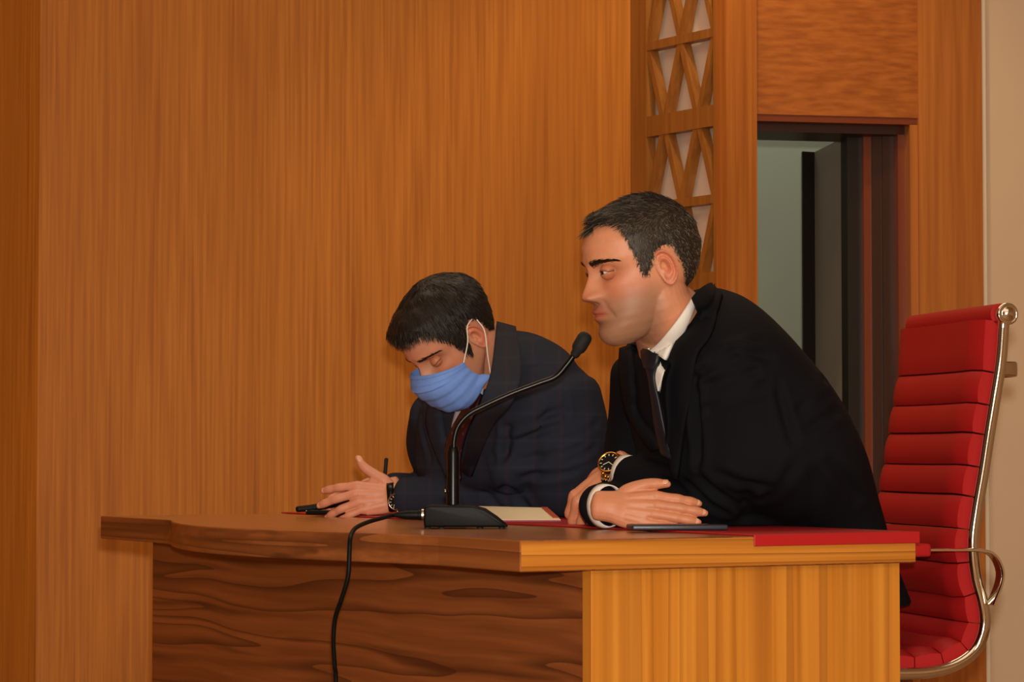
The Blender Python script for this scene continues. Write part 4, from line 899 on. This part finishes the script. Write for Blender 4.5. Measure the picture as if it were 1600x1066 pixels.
# shirt collar, chest, tie
shirtL = obj('shirt', collar(P(760, 600, 5.645), norm(HL.w((-.03, 0, -.03))-P(785, 640, 5.74)), norm(FL+np.array([0, 0, -.9])), .076, .090, .030, .026, .25, .004), M['shirt_blue'], manL)
obj('shirt_front', patch([(757, 600), (752, 625), (735, 660), (712, 705)], [(722, 618), (716, 635), (708, 665), (703, 700)], bL, .003, .003, 20, 8, defd=5.58), M['shirt_blue'], shirtL)
tieL = obj('tie', patch([(742, 612), (727, 640), (708, 672), (698, 705), (704, 745)], [(755, 618), (746, 645), (732, 675), (722, 715), (722, 750)], bL, .008, .003, 30, 10, .003, 5.58), M['tie_maroon'], manL)
obj('lapel', patch([(776, 502), (768, 575), (754, 622), (736, 668), (722, 735)], [(806, 510), (815, 580), (800, 630), (770, 665), (738, 745)], bL, .006, .004, 36, 10, .003, 5.6), M['suit_navy'], jackL)
obj('lapel', patch([(712, 628), (712, 650), (704, 700), (703, 735)], [(674, 628), (668, 660), (680, 700), (700, 745)], bL, .006, .004, 26, 8, .003, 5.65), M['suit_navy'], jackL)
lw = norm(np.array([-.985, -.02, -.05])); wl, *_ = watch(manL, P(621, 784, 5.71)+np.array([0, -.029, 0]), (-.22, -.95, -.12), lw, .95, lO, False)
obj('strap', cuff(P(617, 777, 5.716), P(606, 778, 5.716), (.030, .032), (.030, .032), .002, (0, 0, 1)), M['black_gloss'], wl)
legs(manL, [P(870, 890, 6.05)+LL*.1, P(870, 890, 6.05)-LL*.1], [DK(.55, 1.30, .52), DK(.55, 1.58, .52)], [DK(.52, 1.30, .09), DK(.52, 1.58, .09)], [DK(.30, 1.28, 0), DK(.30, 1.6, 0)])
# ================================================================== MICROPHONE
dm = 4.86; zb = ZT
mb = P(726, YH, dm); mb[2] = zb
mic = empty('desk_microphone', mb, 'black gooseneck conference microphone standing on the bare front part of the desk', 'microphone')
def MP(px, py, dy=0): return P(px, py, dm+dy)
hb = .105
prof = [(662, 824), (662, 793), (672, 790), (740, 791), (758, 796), (776, 808), (792, 821), (795, 824)]
pr = [MP(x, y, -hb/2) for x, y in prof]
obj('mic_base', prism(pr, (0, hb, 0), .004, 3), M['black_plastic'], mic, auto=40)
for x in (668, 690, 750, 784):
    for dy in (-.04, .04): 
        f0 = MP(x, 824, dy); f0[2] = zb+.0002; obj('rubber_foot', lathe(f0, (0, 0, 1), [(.006, 0), (.006, .006)], 14), M['black_matte'], mic, auto=40)
zs = MP(708, 791)
obj('stem', lathe(zs-[0, 0, .002], (0, 0, 1), [(.016, 0), (.016, .003), (.0125, .005), (.0115, .10), (.009, .112), (.006, .116)], 28), M['black_gloss'], mic, auto=40)
obj('mute_button', lathe(MP(701, 768, -.004)-[.004, 0, 0], (-1, 0, 0), [(.004, 0), (.004, .004)], 12), M['steel'], mic)
gn = [MP(709, 700), MP(710, 685), MP(716, 666), MP(732, 648), MP(758, 634), (MP(800, 615)), MP(840, 600), MP(868, 589), MP(885, 571), MP(897, 555)]
g = sweep(gn, .0055, n=140, m=12); obj('gooseneck', g, M['black_gloss'], mic)
ax = norm(MP(918, 524)-MP(898, 558))
obj('mic_head', lathe(MP(896, 558), ax, [(.006, 0), (.0085, .004), (.0095, .012), (.0125, .016), (.0138, .022), (.0138, .040), (.012, .047), (.007, .051), (.001, .052)], 28), M['black_matte'], mic)
# plug and cable
pz = [MP(664, 806), MP(655, 806)]
pl = obj('plug', lathe(MP(664, 805), norm(MP(630, 805)-MP(664, 805)), [(.011, -.006), (.011, .004), (.0098, .0045), (.0098, .012), (.0085, .013), (.0085, .034), (.0055, .050), (.0038, .058)], 26), M['black_plastic'], mic, auto=40)
obj('plug_ring', lathe(MP(664, 805), norm(MP(630, 805)-MP(664, 805)), [(.0118, -.002), (.0118, .006)], 26), M['steel'], pl, auto=40)
def on(D, L, z=.0042): return DK(D, L, ZT+z)
q0 = MP(617, 805.5); 
cbl = [MP(626, 805.3), MP(612, 806, -.005), P(596, 810, 4.80), P(578, 815, 4.74), P(562, 821.5, 4.665)]
# over the edge: front edge of the top near L for x~550
eL = .55; eD = bow(eL)
e0 = P(549, 836, 4.545); 
cbl += [P(553, 828, 4.60), P(547.5, 840, 4.55), P(546, 862, 4.535), P(544, 900, 4.53), P(534, 935, 4.54), P(524, 965, 4.56), P(521, 1000, 4.57), P(523, 1040, 4.58), P(525, 1080, 4.59), P(524, 1300, 4.60)]
fl = cbl[-1].copy(); fl[2] = .006; cbl += [fl, fl+np.array([-.3, -.2, 0]), fl+np.array([-.9, -.3, 0])]
cb = sweep(cbl, .0040, n=260, m=10); obj('cable', cb, M['black_plastic'], mic)
# ================================================================== THINGS ON THE DESK
# notebook behind the microphone: page raised towards the back
nb_ = P(820, 817, 5.2); nb_[2] = ZR
note = empty('open_notebook', nb_, 'open notebook with blank cream page and red border, behind the microphone', 'notebook')
a0, a1 = P(750, 817, 5.20), P(876, 817.5, 5.20); b0, b1 = P(728, 790.5, 5.40), P(855, 793.5, 5.40)
for q in (a0, a1): q[2] = ZR+.004
c0_, c1_ = P(728, 806, 5.42), P(858, 806, 5.42); c0_[2] = c1_[2] = ZR+.001
pg = (np.array([a0, a1, b1, b0, a0-[0, 0, .0035], a1-[0, 0, .0035], c1_, c0_]), [(0, 1, 2, 3), (4, 7, 6, 5), (0, 4, 5, 1), (1, 5, 6, 2), (2, 6, 7, 3), (3, 7, 4, 0)])
obj('page_block', pg, M['paper'], note, smooth=False)
up3 = np.array([0, -.001, .0016])
obj('page_border', (np.array([a1-(a1-a0)*.075+(b1-a1)*.12+up3, a1-(a1-a0)*.0+(b1-a1)*.12+up3*1, b1+up3, b1-(b1-b0)*.075*1.0+up3, a1-(a1-a0)*.075+(b1-a1)*.12-up3, a1+(b1-a1)*.12-up3, b1-up3, b1-(b1-b0)*.075-up3]), [(0, 1, 2, 3), (4, 7, 6, 5), (0, 4, 5, 1), (1, 5, 6, 2), (2, 6, 7, 3), (3, 7, 4, 0)]), M['orange_red'], note, smooth=False)
obj('cover', obox(np.array([a0[0], a0[1]-.006, ZR+.0004]), (a1-a0)*[1, 1, 0], (c1_-a1)*[1, 1, 0]+[0, .01, 0], (0, 0, .003)), M['magenta'], note, smooth=False)
# phone under the right man's hand
p0 = P(988, 829, 4.585); p1 = P(1138, 828, 4.60); p0[2] = p1[2] = ZR+.0006
phn = obj('smartphone', obox(p0, p1-p0, norm(np.cross((0, 0, 1), p1-p0))*.082, (0, 0, .0092), .003, 3), M['slate'], loc=p0, label='dark slate smartphone lying flat under the hand of the man in black', cat='phone', auto=40)
obj('screen', obox(p0+[.006, .006, .0092], (p1-p0)*.93, norm(np.cross((0, 0, 1), p1-p0))*.07, (0, 0, .0004)), M['black_gloss'], phn, smooth=False)
# masked man's dark things
s0_ = P(470, 806, 5.80); s0_[2] = ZR+.0008
ph2 = obj('smartphone', obox(P(477, 808, 5.76)*[1, 1, 0]+[0, 0, ZR+.0008], (.155, -.02, 0), (.02, .075, 0), (0, 0, .009), .003, 3), M['black_gloss'], loc=s0_, label='black smartphone lying flat on the desk under the fingers of the masked man', cat='phone', auto=40)
obj('camera_bump', obox(P(484, 803, 5.76)*[1, 1, 0]+[0, .01, ZR+.0099], (.02, 0, 0), (0, .02, 0), (0, 0, .0012)), M['black_plastic'], ph2, smooth=False)
g0 = P(463, 798, 5.78)
gc = sweep([P(465, 796, 5.78), P(490, 793.5, 5.79), P(515, 789, 5.80), P(545, 783, 5.82)], [(.010, .0065), (.013, .0075), (.014, .0075), (.013, .007)], up=(0, 0, 1), n=24, m=18, expo=2.8)
gco = obj('glasses_case', gc, M['black_plastic'], loc=g0, label='slim black glasses case, its end sticking out beyond the masked man\'s fingertips', cat='glasses case', auto=50)
obj('clasp', obox(P(478, 799.5, 5.768), (.006, 0, 0), (0, .004, 0), (0, 0, .002)), M['steel'], gco, smooth=False)
pa, pb = P(604, 715.5, 5.90), P(596, 800, 5.90)
pen = obj('pen', lathe(pa, pb-pa, [(.001, 0), (.0036, .001), (.0042, .004), (.0044, .06), (.0044, .10), (.0012, .112)], 16), M['black_matte'], loc=pa, label='black pen held upright behind the hand of the masked man', cat='pen')
obj('pen_clip', obox(pa+[-.0055, -.001, -.04], (.002, 0, 0), (0, .002, 0), (0, 0, .036)), M['black_matte'], pen, smooth=False)
